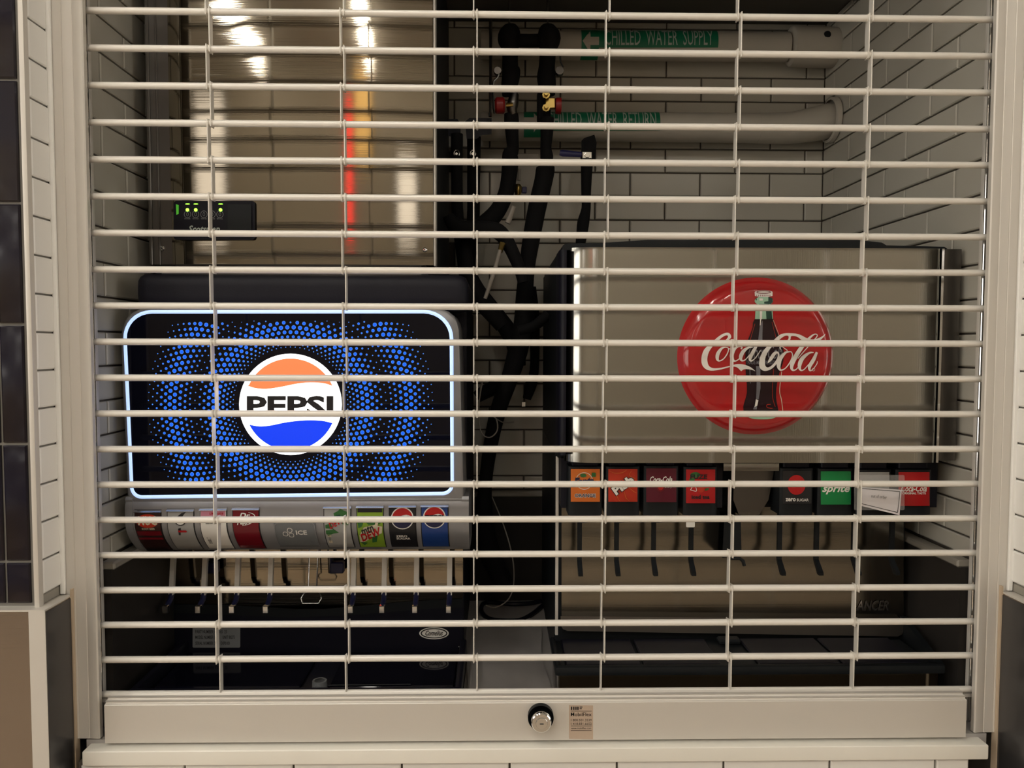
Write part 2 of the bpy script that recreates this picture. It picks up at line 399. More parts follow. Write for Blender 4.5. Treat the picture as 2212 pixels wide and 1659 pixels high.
# ------------------------------------------------------------------ corridor lamps
for i, (x, y) in enumerate(((-2.1, -1.9), (-.7, -1.9), (-2.1, -4.1), (-.7, -4.1), (.7, -4.1), (2.1, -4.1))):
    t = thing('ceiling_light', (x, y, 3.96), 'long white corridor ceiling light, %s of the %s row' % (('left one', 'right one', 'leftmost', 'second from the left', 'third from the left', 'rightmost')[i], 'near' if i < 2 else 'far'), 'light', 'ceiling lights of the corridor')
    box_obj('housing', 'ceilm', t, x-.045, x+.045, y-.82, y+.82, 3.955, 4.0)
    box_obj('diffuser', 'e_lamp', t, x-.03, x+.03, y-.80, y+.80, 3.935, 3.955)
for x0, x1, z0, z1, lb in ((-.36, -.12, 2.25, 3.0, 'bright lit board mirrored beside the steel panel\'s right edge'), (-3.14, -2.72, 2.3, 3.7, 'bright lit board mirrored in the steel panel\'s left side')):
    t = thing('menu_board', ((x0+x1)/2, -5.19, z0), lb, 'sign')
    box_obj('frame', 'black', t, x0-.03, x1+.03, -5.2, -5.17, z0-.03, z1+.03)
    box_obj('screen', 'e_board', t, x0, x1, -5.172, -5.165, z0, z1)
t = thing('shop_sign', (-.82, -5.19, 3.0), 'amber lit sign mirrored high on the polished steel', 'sign')
box_obj('frame', 'black', t, -.95, -.69, -5.2, -5.175, 2.98, 3.92); box_obj('face', 'e_amber', t, -.93, -.71, -5.177, -5.168, 3.0, 3.9)
t = thing('shop_window', (-3.19, -2.2, .8), 'bright shop window down the corridor mirrored in the steel corner', 'window')
box_obj('frame', 'black', t, -3.2, -3.17, -3.65, -.75, .75, 2.65)
for k in range(3): box_obj('pane', 'e_window', t, -3.172, -3.165, -3.6+.95*k, -2.7+.95*k, .8, 2.6)
t = thing('shop_window', (3.19, -.8, .8), 'bright shop window beside the right end of the corridor', 'window')
box_obj('frame', 'black', t, 3.17, 3.2, -1.65, -.20, .75, 2.85)
for k in range(2): box_obj('pane', 'e_window', t, 3.165, 3.172, -1.6+.70*k, -.92+.70*k, .8, 2.8)
t = thing('light_strip', (-1.0, -5.19, 2.3), 'red upright light strip mirrored in the steel panel', 'light')
box_obj('channel', 'black', t, -1.04, -.96, -5.2, -5.18, 2.25, 3.65); box_obj('tube', 'e_red', t, -1.022, -.978, -5.185, -5.165, 2.28, 3.62)

# ================================================================== SHUTTER
gr = thing('rolling_grille', (.1, 0, CT), 'silver roll-down security grille of round rods closing the whole opening', 'shutter')
D = .05715; Z0 = 2.051; LP = .208
for r in range(-3, 20):
    z = Z0-r*D
    MB().tube([(-.6080, 0, z), (-.6060, 0, z), (-.6035, 0, z), (.8200, 0, z), (.8225, 0, z), (.8245, 0, z)], [.0030, .0046, .0053, .0053, .0046, .0030], 16).obj('rod', 'rod', gr)
# vertical links: bent straps that alternate left and right of each other
def link_mesh():
    b = MB(); h = D/2+.0064; wdt = .0009
    for sx in (0,):
        b.box(-wdt, wdt, -.0068, .0068, -h, h, r=.0004)
    for zc in (-D/2, D/2):
        n = 10
        for k in range(n):
            a0 = math.pi*2*k/n; a1 = math.pi*2*(k+1)/n
            q = [(math.cos(a)*rr, zc+math.sin(a)*rr) for a, rr in ((a0, .0054), (a1, .0054), (a1, .0067), (a0, .0067))]
            b.prism([Vector((-.0017, y, z)) for y, z in q], [Vector((.0017, y, z)) for y, z in q])
    return b.mesh('link', 'link', 40)
LM = link_mesh(); inv = Matrix.Translation(-world_loc(gr))
for c in range(-1, 5):
    for r in range(-3, 20):
        o = bpy.data.objects.new('link', LM); COL.objects.link(o); o.parent = gr; o.matrix_parent_inverse = inv
        o.location = ((c-1)*LP + (.0027 if (r+c) % 2 else -.0027), 0, Z0-(r+.5)*D)
        if r == 19: o.scale = (1, 1, .5); o.location.z = Z0-(r+.28)*D
# bottom rail: ribbed head and a flat face
zt = Z0-19*D
prof = [(-.004, zt-.004), (.006, zt-.004), (.012, zt-.014), (.012, .899), (-.030, .899), (-.030, .9600), (-.0285, .9615), (-.026, .9612), (-.0250, .9632), (-.0265, .9650), (-.022, .9655), (-.0200, .9640), (-.0185, .9668), (-.0195, .9688), (-.014, .9690), (-.0120, .9675), (-.009, .9705)]
MB().extr_x(prof, -.5875, .7955).obj('bottom_rail', 'alu', gr, 25)
MB().box(-.605, .822, -.002, .006, zt-.0125, zt-.0075).obj('rail_lip', 'alu', gr)
lk = MB().lathe([(0, -.001), (.0168, -.001), (.0195, -.004), (.0205, -.010), (.0205, 0)], (.1050, -.030, .9400), n=40).obj('lock_collar', 'charcoal', gr)
# cylinder pushed out toward the viewer
lb = MB().lathe([(0, -.026), (.0142, -.0262), (.0158, -.0245), (.0160, -.021), (.0152, -.020), (.0160, -.019), (.0160, -.004)], (.1050, -.030, .9400), n=40).obj('lock_cylinder', 'chrome', gr)
MB().lathe([(0, -.0270), (.0088, -.0272), (.0095, -.0262)], (.1055, -.030, .9395), n=28).obj('plug', 'chrome', lb)
MB().box(.1025, .1085, -.0578, -.057, .9388, .9400).obj('keyhole', 'ink', lb)
fn = plane_map(-.030, .0004)
st = sheet('sticker', [[(1229, 1523), (1281, 1524), (1281, 1597), (1229, 1596)]], fn, 'tan', gr)
st['label'] = 'small beige maker\'s sticker beside the lock'
fn = plane_map(-.030, .0008)
marks = [[(x, 1526.5), (x+3, 1526.5), (x+3, 1533.5), (x, 1533.5)] for x in (1233, 1238, 1242.6, 1247)]
marks += [[(1252, 1526.5), (1258.5, 1526.5), (1258, 1528.5), (1252, 1528.5)], [(1252, 1530), (1257, 1530), (1256.5, 1532.2), (1252, 1532.2)]]
marks += [[(1233, y), (1278, y), (1278, y+.9), (1233, y+.9)] for y in (1535.6, 1568, 1577.5)]
sheet('emblem', marks, fn, 'ink', st)
text('MobilFlex', 1233, 1539, 1278, 1547, fn, 'ink', st, .005)
text('1 800.501.3539', 1233, 1553, 1278, 1558, fn, 'ink', st)
text('1 418.831.6652', 1233, 1561, 1278, 1566, fn, 'ink', st)
text('www.mobilflex.com', 1234, 1571, 1277, 1575, fn, 'ink', st)
# side guides
for s, xi, xo, lb in ((-1, -.6000, -.6520, 'left'), (1, .8145, .8648, 'right')):
    g = thing('shutter_guide', ((xi+xo)/2, 0, CT), 'silver aluminium guide channel on the %s side of the grille' % lb, 'guide rail')
    d = 1 if s < 0 else -1
    def P(*q): return [(xo+(x if s < 0 else -x), y) for x, y in q]
    W_ = abs(xi-xo)
    MB().extr_z(P((0, -.020), (.0175, -.020), (.0185, -.0192), (.0195, -.020), (W_*.66, -.020), (W_*.68, -.0192), (W_*.70, -.020), (W_-.002, -.0215), (W_, -.020), (W_, -.012), (W_-.003, -.012), (W_-.003, -.016), (0, -.012)), CT+.002 if s < 0 else CT+.002, 2.4).obj('face_flange', 'alu', g)
    MB().extr_z(P((W_-.034, -.016), (W_-.030, -.016), (W_-.030, .0205), (W_-.0195, .0205), (W_-.0195, .0235), (W_-.034, .0235)), CT+.002, 2.4).obj('channel_web', 'black', g)
    MB().extr_z(P((W_-.0195, .020), (W_-.0145, .020), (W_-.0135, .0185), (W_-.0125, .020), (W_-.0125, .026), (W_-.0195, .026)), CT+.002, 2.4).obj('rear_lip', 'alu', g)
    MB().extr_z(P((W_-.0165, .0175), (W_-.0155, .0165), (W_-.0145, .0175), (W_-.0145, .0205), (W_-.0165, .0205)), CT+.002, 2.4).obj('wear_strip', 'chrome', g)

# ================================================================== LEFT MACHINE (lit dotted front)
YP = .080
pm = thing('drink_dispenser', (-.31, .30, CT), 'drink dispenser with a glowing blue dotted front and a white globe', 'drink dispenser')
XA, XB = at(262, 900, YP).x, at(1000, 900, YP).x
def zp(y, Y=YP): return at(640, y, Y).z
# housing frame round the lit display
out = [(279, 1082), (276, 1070), (272, 965), (266, 850), (262, 745), (262, 728), (264, 712), (269, 697), (277, 684), (288, 674), (302, 668), (320, 667), (940, 667), (955, 668), (969, 673), (981, 683), (988, 696), (992, 712), (993, 735), (994, 770), (997, 870), (1000, 975), (1003, 1078)]
cx, cy = 640, 870
def ringp(k, Y): return [at(cx+(x-cx)*k, cy+(y-cy)*k, Y) for x, y in out]
b = MB(); A = [b.bm.verts.new(p) for p in ringp(.984, YP)]; B = [b.bm.verts.new(p) for p in ringp(.996, YP+.002)]; C = [b.bm.verts.new(p) for p in ringp(1, YP+.008)]; D_ = [b.bm.verts.new(p+Vector((0, .13, 0))) for p in ringp(1, YP+.008)]
b.face(A); b.face(D_[::-1])
for p, q in ((A, B), (B, C), (C, D_)):
    for k in range(len(p)): b.face((p[k], q[k], q[(k+1) % len(p)], p[(k+1) % len(p)]))
b.obj('front_frame', 'silver', pm, 50)
def quad(c, u, v):
    (a, b_), (c_, d), (e, f), (g, h) = c
    return ((1-u)*(1-v)*a+u*(1-v)*c_+u*v*e+(1-u)*v*g, (1-u)*(1-v)*b_+u*(1-v)*d+u*v*f+(1-u)*v*h)
def panel(c, r): return [quad(c, x/700, y/400) for x, y in rrect(0, 0, 700, 400, r, 8)]
QO = [(263.5, 670), (979, 669.5), (980.5, 1069.5), (282, 1077.5)]
QI = [(271.5, 677.5), (971, 677), (973.5, 1062), (289, 1070)]
o_, i_ = panel(QO, [62, 62, 24, 24]), panel(QI, [56, 56, 18, 18])
b = MB(); n = len(o_)
for (pa, pb, ya, yb) in ((o_, i_, YP-.0015, YP-.0035),):
    VA = [b.bm.verts.new(at(x, y, ya)) for x, y in pa]; VC = [b.bm.verts.new(at(*quad([(a[0], a[1]) for a in (pa[k], pb[k], pb[k], pa[k])], .5, 0), YP-.0045)) for k in range(n)]; VB = [b.bm.verts.new(at(x, y, ya)) for x, y in pb]
    for k in range(n):
        b.face((VA[k], VC[k], VC[(k+1) % n], VA[(k+1) % n])); b.face((VC[k], VB[k], VB[(k+1) % n], VC[(k+1) % n]))
ls = b.obj('light_border', 'e_strip', pm, 60)
dp = MB().prism([at(x, y, YP-.0012) for x, y in i_], [at(x, y, YP+.004) for x, y in i_]).obj('display_panel', 'blackgloss', pm, 20)
# halftone dots on rings round the globe
GX, GY = 627.5, 873.5
inner = [(124, 1.2), (130, 1.8), (137.5, 2.5), (146, 3.3), (156, 4.2), (166.5, 4.7), (177, 4.0), (187, 3.1), (196.5, 2.2), (206.5, 1.4)]
outer = [(217.5, 2.1), (228, 2.9), (239, 3.7), (250.5, 4.5), (261, 4.6), (270.5, 3.6), (279.5, 3.0), (289, 2.1), (298, 1.6), (307, 1.2)]
dots = bmesh.new()
def dot(x, y, r, Y, mi, n=9):
    vs = [dots.verts.new(at(x+r*math.cos(k*2*math.pi/n), y-r*math.sin(k*2*math.pi/n), Y)) for k in range(n)]
    f = dots.faces.new(vs); f.material_index = mi
for N, L in ((76, inner), (112, outer)):
    for i, (r, sz) in enumerate(L):
        for k in range(N):
            a = (k+(i % 2)*.5)*2*math.pi/N
            x, y = GX+r*math.cos(a), GY+r*math.sin(a)
            if not (693+(y-693)*0 < y < 1050): continue
            if y < 697: sz_ = sz*.5
            else: sz_ = sz
            dot(x, y, sz_, YP-.0016, 1)
            if sz_ > 1.9: dot(x, y, sz_-.95, YP-.0019, 0)
me = bpy.data.meshes.new('halftone_dots'); dots.to_mesh(me); dots.free(); me.materials.append(M['e_dot']); me.materials.append(M['e_rim'])
d = link('halftone_dots', me, dp); d['kind'] = 'stuff'
# globe
f1, f2, f3 = plane_map(YP-.0014, .0008), plane_map(YP-.0014, .0014), plane_map(YP-.0014, .0020)
gl = MB().prism([f1(x, y) for x, y in ell(GX, GY, 111, 109.5, 64)], [at(x, y, YP) for x, y in ell(GX, GY, 111, 109.5, 64)]).obj('globe', 'e_white', dp, 20)
R1 = 99
def circ(y): return math.sqrt(max(R1*R1-(y-GY)**2, 0))
top = [(GX+R1*math.cos(math.radians(a)), GY-R1*math.sin(math.radians(a))) for a in range(16, 165, 6)]
wave = smoothed([(533, 832), (550, 838), (575, 840), (605, 836), (640, 829), (670, 826), (700, 828), (722, 835)], False, 4)
sheet('orange_wave', [[p for p in ell(GX, GY, R1, R1, 60, 0, math.radians(-157), math.radians(-23))] + wave[::-1]], f2, 'e_orange', gl)
wave = smoothed([(537, 917), (560, 921), (585, 919), (620, 912), (660, 908), (695, 909), (718, 914)], False, 4)
sheet('blue_wave', [[p for p in ell(GX, GY, R1, R1, 60, 0, math.radians(24), math.radians(154))] + wave], f2, 'e_blue', gl)
text('PEPSI', 533, 855, 720, 899, f2, 'ink', gl, .035)
# curved nose with the flavour labels
z1, z2 = zp(1128), zp(1203)
def yn(z):
    if z > z1: return YP
    t = min((z1-z)/(z1-z2), 1); return YP + .048*t**1.8
prof = [(YP+.16, zp(1070)), (YP+.004, zp(1073)), (YP+.001, zp(1079)), (YP+.003, zp(1084)), (YP+.001, zp(1090)), (YP, zp(1096))]
for k in range(13): z = zp(1100)+(z2-zp(1100))*k/12; prof.append((yn(z), z))
prof += [(YP+.06, z2-.002), (YP+.16, z2-.002)]
MB().extr_x(prof, XA+.014, XB-.001).obj('nose_panel', 'silver', pm, 40)
for sx in (0, 1):                                       # end cheeks
    x = XA+.004 if sx == 0 else XB-.002
    MB().extr_x([(y-.003 if y < YP+.1 else y, z) for y, z in prof], x, x+.012).obj('end_cheek', 'silver', pm, 40)
def nose(px, py, lift=.0012):
    p = at(px, py, YP); dy = (px-640)*-.0155; z = p.z - dy*0
    return Vector((p.x, yn(z)-lift, z))
def nosemap(l): return lambda px, py: nose(px, py, l)
LX = [(293, 347, 1102), (363, 418, 1100), (434, 489, 1098), (504, 559, 1097), (701, 757, 1094), (772, 827, 1093), (842, 897, 1092), (911, 967, 1091)]
LC = ['brown', 'steelprint', 'white', 'maroon', 'steelprint', 'lime', 'ink', 'blue']
def strip_grid(name, x0, x1, y0, y1, l, m, parent, n=8):
    b = MB()
    rows = [[b.bm.verts.new(nose(x, y0+(y1-y0)*k/n, l)) for x in (x0, x1)] for k in range(n+1)]
    rb = [[b.bm.verts.new(nose(x, y0+(y1-y0)*k/n, -.001)) for x in (x0, x1)] for k in range(n+1)]
    for k in range(n):
        b.face((rows[k][0], rows[k][1], rows[k+1][1], rows[k+1][0]))
        b.face((rb[k][0], rb[k][1], rb[k+1][1], rb[k+1][0]))
        for s_ in (0, 1): b.face((rows[k][s_], rb[k][s_], rb[k+1][s_], rows[k+1][s_]))
    b.face((rows[0][0], rows[0][1], rb[0][1], rb[0][0])); b.face((rows[n][0], rows[n][1], rb[n][1], rb[n][0]))
    return b.obj(name, m, parent, 40)
names = ['dark brown root beer label', 'grey label with a slanted figure', 'white label with a pink lemonade band', 'dark red label with white script',
         'pale label with green leaves', 'green label with slanted red lettering', 'black zero sugar label with a red and white globe', 'blue label with a red and white globe']
PL = []
for (x0, x1, y0), c, nm in zip(LX, LC, names):
    y1 = y0+100
    fr = strip_grid('label_bezel', x0-2, x1+2, y0-1.5, y1+1.5, .0008, 'ink', pm)
    o = strip_grid('flavour_label', x0, x1, y0, y1, .0020, c, pm); o['label'] = nm; PL.append(o)
    zt_ = zp(y0-2); MB().extr_x([(YP, zt_), (YP-.0055, zt_-.0036), (YP-.0050, zt_-.0046), (YP, zt_-.0046)], at(x0-2, y0, YP).x, at(x1+2, y0, YP).x).obj('top_lip', 'chrome', fr, 0)
n2, n3, n4 = nosemap(.0026), nosemap(.0032), nosemap(.0038)
def L(i, x, y): return (LX[i][0]+x, LX[i][2]+y)
def poly(i, *q): return [L(i, x, y) for x, y in q]
# 1 root beer
sheet('oval', [ell(*L(0, 27, 23), 24, 15)], n2, 'redorange', PL[0]); text('MUG', *L(0, 7, 12), *L(0, 48, 32), n3, 'cream', PL[0], .03)
text('ROOT BEER', *L(0, 14, 38), *L(0, 42, 43), n3, 'cream', PL[0], .02)
sheet('foam_band', [poly(0, (1, 46), (53, 46), (53, 68), (1, 68))], n2, 'maroon', PL[0])
# 2 grey label
sheet('figure', [poly(1, (20, 16), (30, 8), (40, 5), (30, 18), (22, 22)), ell(*L(1, 28, 27), 11, 8), poly(1, (22, 42), (28, 40), (24, 58), (20, 58))], n2, ['ink'], PL[1])
sheet('white_disc', [ell(*L(1, 28, 26), 9, 7)], n3, 'white', PL[1]); sheet('red_pill', [rrect(*L(1, 21, 46), *L(1, 40, 51), 2.5, 3)], n3, 'red_l', PL[1])
# 3 white label
sheet('pink_band', [poly(2, (1, 3), (54, 3), (54, 16), (1, 16))], n2, 'pink', PL[2]); text('LEMONADE', *L(2, 20, 8), *L(2, 50, 13), n3, 'red_l', PL[2], .02)
text('LEMONADE', *L(2, 12, 25), *L(2, 44, 33), n3, 'ink', PL[2], .01); text('Flavored', *L(2, 8, 66), *L(2, 15, 84), n3, 'ink', PL[2])
# 4 red label
text('Dr', *L(3, 14, 10), *L(3, 38, 21), n3, 'white', PL[3], .03, .3); text('Pepper', *L(3, 9, 25), *L(3, 45, 37), n3, 'white', PL[3], .03, .3, -.12)
sheet('swirl', brush([(*L(3, 34, 9), .6), (*L(3, 46, 14), 1.6), (*L(3, 47, 24), 1.6), (*L(3, 36, 34), 1.4), (*L(3, 22, 37), .6)]), n3, 'white', PL[3])
# 5 pale label with leaves
sheet('leaves', [poly(4, (20, 14), (30, 9), (34, 4), (42, 8), (52, 12), (52, 40), (40, 38), (36, 26), (22, 22)), poly(4, (2, 40), (14, 36), (18, 48), (30, 58), (18, 60), (6, 66), (2, 60))], n2, 'leaf', PL[4])
text('mtn', *L(4, 16, 18), *L(4, 36, 28), n3, 'darkgreen', PL[4], .04, .3, -.45); text('DEW', *L(4, 8, 28), *L(4, 44, 42), n3, 'red_l', PL[4], .025, .3, -.45)
sheet('side_mark', [poly(4, (4, 62), (12, 62), (12, 86), (4, 86))], n2, 'cream', PL[4]); text('i 0 < ', *L(4, 6, 66), *L(4, 10, 84), n3, 'ink', PL[4])
# 6 green label
sheet('top_band', [poly(5, (1, 4), (54, 4), (54, 13), (1, 13))], n2, 'ink', PL[5])
sheet('shards', [poly(5, (1, 36), (14, 32), (10, 44), (2, 48)), poly(5, (18, 34), (34, 30), (52, 36), (40, 42), (24, 40)), poly(5, (30, 70), (42, 66), (38, 84), (28, 86)), poly(5, (2, 84), (18, 86), (10, 94))], n2, 'leaf', PL[5])
sheet('white_edge', [poly(5, (3, 66), (14, 46), (38, 40), (40, 34), (46, 34), (44, 42), (54, 44), (52, 60), (10, 84), (2, 84))], n3, 'cream', PL[5])
text('mtn', *L(5, 6, 44), *L(5, 36, 61), n4, 'ink', PL[5], .02, .35, -.42); text('DEW', *L(5, 2, 54), *L(5, 54, 73), n4, 'red_l', PL[5], .03, .35, -.42)
# 7, 8 globes
for i, dk in ((6, 'navy'), (7, 'navy')):
    gx, gy = L(i, 27.5, 27 if i == 6 else 26); R_ = 24.5
    q = sheet('globe', [ell(gx, gy, R_, R_, 32)], n2, 'white', PL[i])
    r_ = R_-2.4
    sheet('red_wave', [ell(gx, gy, r_, r_, 30, 0, math.radians(-168), math.radians(-12)) + smoothed([(gx+21, gy-4), (gx+8, gy-8), (gx-8, gy-4), (gx-21, gy-4)], False, 3)], n3, 'red_l', PL[i])
    sheet('dark_wave', [ell(gx, gy, r_, r_, 30, 0, math.radians(16), math.radians(164)) + smoothed([(gx-21, gy+7), (gx-8, gy+9), (gx+8, gy+5), (gx+21, gy+6)], False, 3)], n3, dk, PL[i])
    text('PEPSI', gx-20, gy-5.5, gx+20, gy+4, n3, 'ink', PL[i], .05)
text('ZERO\nSUGAR', *L(6, 12, 66), *L(6, 43, 78), n3, 'white', PL[6], .03)
# ice button
ib = strip_grid('ice_badge', 592, 681, 1130, 1192, .0022, 'grey', pm)
ib['label'] = 'grey ice badge in the middle of the label row'
sheet('badge_outline', brush([(593, 1190, 1.4), (593, 1140, 1.4), (597, 1131, 1.4), (606, 1129, 1.4), (668, 1129, 1.4), (677, 1131, 1.4), (680, 1140, 1.4), (682, 1190, 1.4)]), nosemap(.0030), 'silver', ib)
cub = []
for cx_, cy_, a_ in ((615, 1155, .15), (625.5, 1146, .35), (627.5, 1158, -.05)):
    q = [(cx_+x*math.cos(a_)-y*math.sin(a_), cy_+x*math.sin(a_)+y*math.cos(a_)) for x, y in ((-4, -4), (4, -4), (4, 4), (-4, 4))]
    cub += brush([(x, y, 1.5) for x, y in q], True)
sheet('cube_icon', cub, nosemap(.0030), 'white', ib)
text('ICE', 638, 1146, 662, 1157, nosemap(.0030), 'white', ib, .03)
# lid, cabinet, splash panel
MB().box(at(297, 640, .1).x, at(1012, 640, .1).x, .088, .42, zp(669, .1), zp(592, .1), r=.022, seg=4).obj('lid', 'blackmatt', pm, 50)
YS = .27
MB().box(-.575, at(1003, 900, .1).x, .20, .60, 1.165, zp(655)).obj('upper_cabinet', 'blackmatt', pm)
MB().box(-.590, at(1001, 900, YS).x+.001, YS+.004, .60, .925, 1.165).obj('lower_cabinet', 'black', pm)
for x in (-.55, -.07):
    for y in (.30, .56): MB().lathe([(0, 0), (.018, 0), (.022, .025), (0, .025)], (x, y, CT), 'z', 16).obj('foot', 'black', pm)
def zs(y): return at(640, y, YS).z
xs0, xs1 = at(375, 1300, YS).x, at(1000, 1300, YS).x
curve = [(375, 1305), (480, 1306), (560, 1311), (640, 1316), (700, 1316), (780, 1309), (860, 1301), (920, 1297), (965, 1295), (1000, 1294)]
top_ = [(1000, 1186), (375, 1186)]
MB().prism([at(x, y, YS) for x, y in curve+top_], [at(x, y, YS+.006) for x, y in curve+top_]).obj('splash_panel', 'steel', pm, 30)
low = [(375, 1305)]+curve[1:]+[(1000, 1416), (375, 1414)]
lp = MB().prism([at(x, y, YS-.001) for x, y in low], [at(x, y, YS+.006) for x, y in low]).obj('lower_panel_reflection', 'black', pm, 30)  # lower part of the steel sheet in black: its dark reflection as colour
sw = [(375, 1306)]+curve[1:]+[(1000, 1312), (920, 1316), (830, 1323), (760, 1329), (640, 1334), (560, 1332), (470, 1327), (375, 1324)]
sheet('reflection_edge', [sw], plane_map(YS, .0018), 'charcoal', lp)  # charcoal band along the upper edge of the painted dark reflection
q = MB().prism([at(x, y, YS-.0018) for x, y in rrect(416, 1352, 519, 1399, 2.5, 3)], [at(x, y, YS) for x, y in rrect(416, 1352, 519, 1399, 2.5, 3)]).obj('rating_label', 'labelgrey', lp, 30)
fn = plane_map(YS, .0024)
for y, t_, e in ((1361, 'PART NUMBER: 620065  25', 490), (1373, 'MODEL NUMBER 1077     UNIT 80275', 507), (1386, 'SERIAL NUMBER: 30C   EXP0103', 496)): text(t_, 422, y, e, y+7, fn, 'ink', q, .01)
bd = sheet('maker_badge', [ell(937.5, 1368, 32, 13, 36)], plane_map(YS, .0020), 'white', lp)
pk = sheet('badge_ring', brush([(x, y, 1.6+.9*abs(math.cos(k/36*2*math.pi))) for k, (x, y) in enumerate(ell(937.5, 1368, 27.5, 10, 36))], True), plane_map(YS, .0024), 'ink', lp)
text('Cornelius', 919, 1362, 957, 1373, plane_map(YS, .0028), 'ink', lp, .015, .45)
for x, y in ((381, 1411), (993, 1399)):
    c = at(x, y, YS); MB().lathe([(0, -.004), (.003, -.0035), (.0045, 0)], (c.x, YS, c.z), n=12).obj('screw', 'chrome', lp)
# dispensing levers
for k, (xt, xb, yb) in enumerate(((377, 363, 1308), (446, 435, 1307), (517, 508, 1305), (588, 577, 1303), (766, 760, 1302), (832, 827, 1300), (901, 897, 1300), (972, 965, 1299))):
    c = at(xt, 1196, .235); zb = at(xt, 1285, .215).z
    rail = MB()
    rail.prism([Vector((c.x-.0048, y, z)) for y, z in ((.228, c.z), (.234, c.z), (.222, zb), (.216, zb))], [Vector((c.x+.0048, y, z)) for y, z in ((.228, c.z), (.234, c.z), (.222, zb), (.216, zb))])
    rail.prism([Vector((c.x+.0030, y, z)) for y, z in ((.225, c.z), (.228, c.z), (.216, zb), (.213, zb))], [Vector((c.x+.0048, y, z)) for y, z in ((.225, c.z), (.228, c.z), (.216, zb), (.213, zb))])
    lv = rail.obj('lever', 'alu', pm, 30)
    MB().tube([(c.x, .222, zb+.004), (c.x, .214, zb-.008), (c.x, .196, zb-.016)], [.0052, .0052, .0048], 8).obj('lever_pad', 'navy', lv)
    MB().box(c.x-.0052, c.x+.0052, .186, .196, zb-.026, zb-.012, r=.001).obj('lever_tip', 'chrome', lv)
    MB().lathe([(0, 0), (.009, 0), (.011, .018), (0, .018)], (c.x, .20, 1.178), 'z', 14).obj('nozzle', 'black', lv)
w0, w1, zt_, zm = at(669, 1200, .23), at(688, 1200, .23), 1.175, at(670, 1276, .215).z
pa = at(650, 1288, .20); pb = at(694, 1288, .20); hz = .0075
MB().tube([(w0.x, .235, zt_), (w0.x, .216, zm+.002), (w0.x-.004, .210, zm-.001), (pa.x+.003, .205, zm-.003), (pa.x, .200, zm-.010), (pa.x+.004, .196, zm-.018), (pb.x-.004, .196, zm-.018), (pb.x, .200, zm-.010), (pb.x-.003, .205, zm-.003), (w1.x+.003, .210, zm-.001), (w1.x-.001, .216, zm+.002), (w1.x, .235, zt_)], .0014, 8).obj('ice_lever', 'chrome', pm, 60)
for px in (455, 727):
    c = at(px, 1205, .25)
    MB().box(c.x-.013, c.x-.009, .245, .262, c.z-.030, c.z+.01, r=.0015).box(c.x-.013, c.x+.014, .245, .262, c.z-.030, c.z-.008, r=.002).obj('bracket', 'navy', pm)
# drip tray
tx0, tx1 = -.585, at(1000, 1400, .10).x
tr = MB().box(tx0, tx1, .045, .265, .905, .925, r=.003).box(tx0, tx1, .040, .052, .905, .952, r=.004, seg=2).box(tx0, tx0+.012, .045, .265, .905, .952, r=.004, seg=2).box(tx1-.012, tx1, .045, .265, .905, .952, r=.004, seg=2).obj('drip_tray', 'black', pm)
MB().box(tx0+.016, at(700, 1450, .2).x-.02, .10, .255, .925, .931, r=.002).box(at(735, 1450, .2).x, tx1-.016, .10, .255, .925, .931, r=.002).obj('drip_grid', 'blackgloss', tr)
c = at(686, 1476, .085)
MB().lathe([(.009, .014), (.0125, .014), (.0135, 0), (.0105, 0), (.009, .010)], (c.x, .100, .928), 'z', 20).tube([(c.x, .088, .930), (c.x-.006, .066, .929)], .009, 10).obj('drain_cup', 'grey', tr)
MB().tube([(c.x+.012, .10, .933), (c.x+.16, .10, .934)], .0010, 6).obj('drain_wire', 'charcoal', tr)

# ================================================================== ICE MAKER
YI = .18
im = thing('ice_maker', (-.34, .39, 1.68), 'tall polished steel ice maker standing on top of the left dispenser', 'ice maker')
xi0, xi1 = at(321, 400, YI).x, at(943, 400, YI).x
zb = at(640, 573, YI-.012).z; zt = 2.30
MB().box(xi0+.004, xi1-.004, YI+.012, .60, zb, zt).obj('cabinet', 'charcoal', im)
MB().box(xi0+.012, xi1-.03, .20, .59, zp(592, .1)+.0005, zb).obj('plinth', 'silver', im)
xf = at(366, 400, YI-.012).x
MB().box(xi0, xf+.004, YI, YI+.02, zb, zt, r=.0015).obj('side_post', 'steel_dark', im)
MB().box(xi0, xi0+.006, YI-.004, YI+.004, zb, zt, r=.0012).obj('post_edge', 'steel_dark', im)
MB().box(at(341, 400, YI).x, at(345, 400, YI).x, YI-.003, YI+.004, zb, zt, r=.0008).obj('post_rib', 'steel_dark', im)
# gently bowed front sheet
b = MB(); nx, nz = 34, 12; xe = at(936, 400, YI-.012).x; G = []
for j in range(nz+1):
    z = zb+.001+(zt-zb-.001)*j/nz; row = []
    for i in range(nx+1):
        u = i/nx; x = xf+(xe-xf)*u
        y = YI-.012 - .007*(1-(2*u-1)**2) - .0035*math.sin(math.pi*min((z-zb)/.62, 1.0)) + (.008*(1-u/.03)**2 if u < .03 else 0)
        row.append(b.bm.verts.new((x, y, z)))
    G.append(row)
for j in range(nz):
    for i in range(nx): b.face((G[j][i], G[j][i+1], G[j+1][i+1], G[j+1][i]))
Bk = [b.bm.verts.new((x, YI+.010, z)) for x, z in ((xf, zb), (xe, zb), (xe, zt), (xf, zt))]
b.face((G[0]+[Bk[1], Bk[0]])); b.face(([G[j][nx] for j in range(nz+1)]+[Bk[2], Bk[1]])); b.face(([G[j][0] for j in range(nz+1)]+[Bk[3], Bk[0]])); b.face(Bk)
b.obj('front_panel', 'steel', im, 30)
MB().box(xe+.0005, xi1, YI-.014, YI+.012, zb-.001, zt, r=.0025, seg=2).obj('edge_flange', 'alu', im)
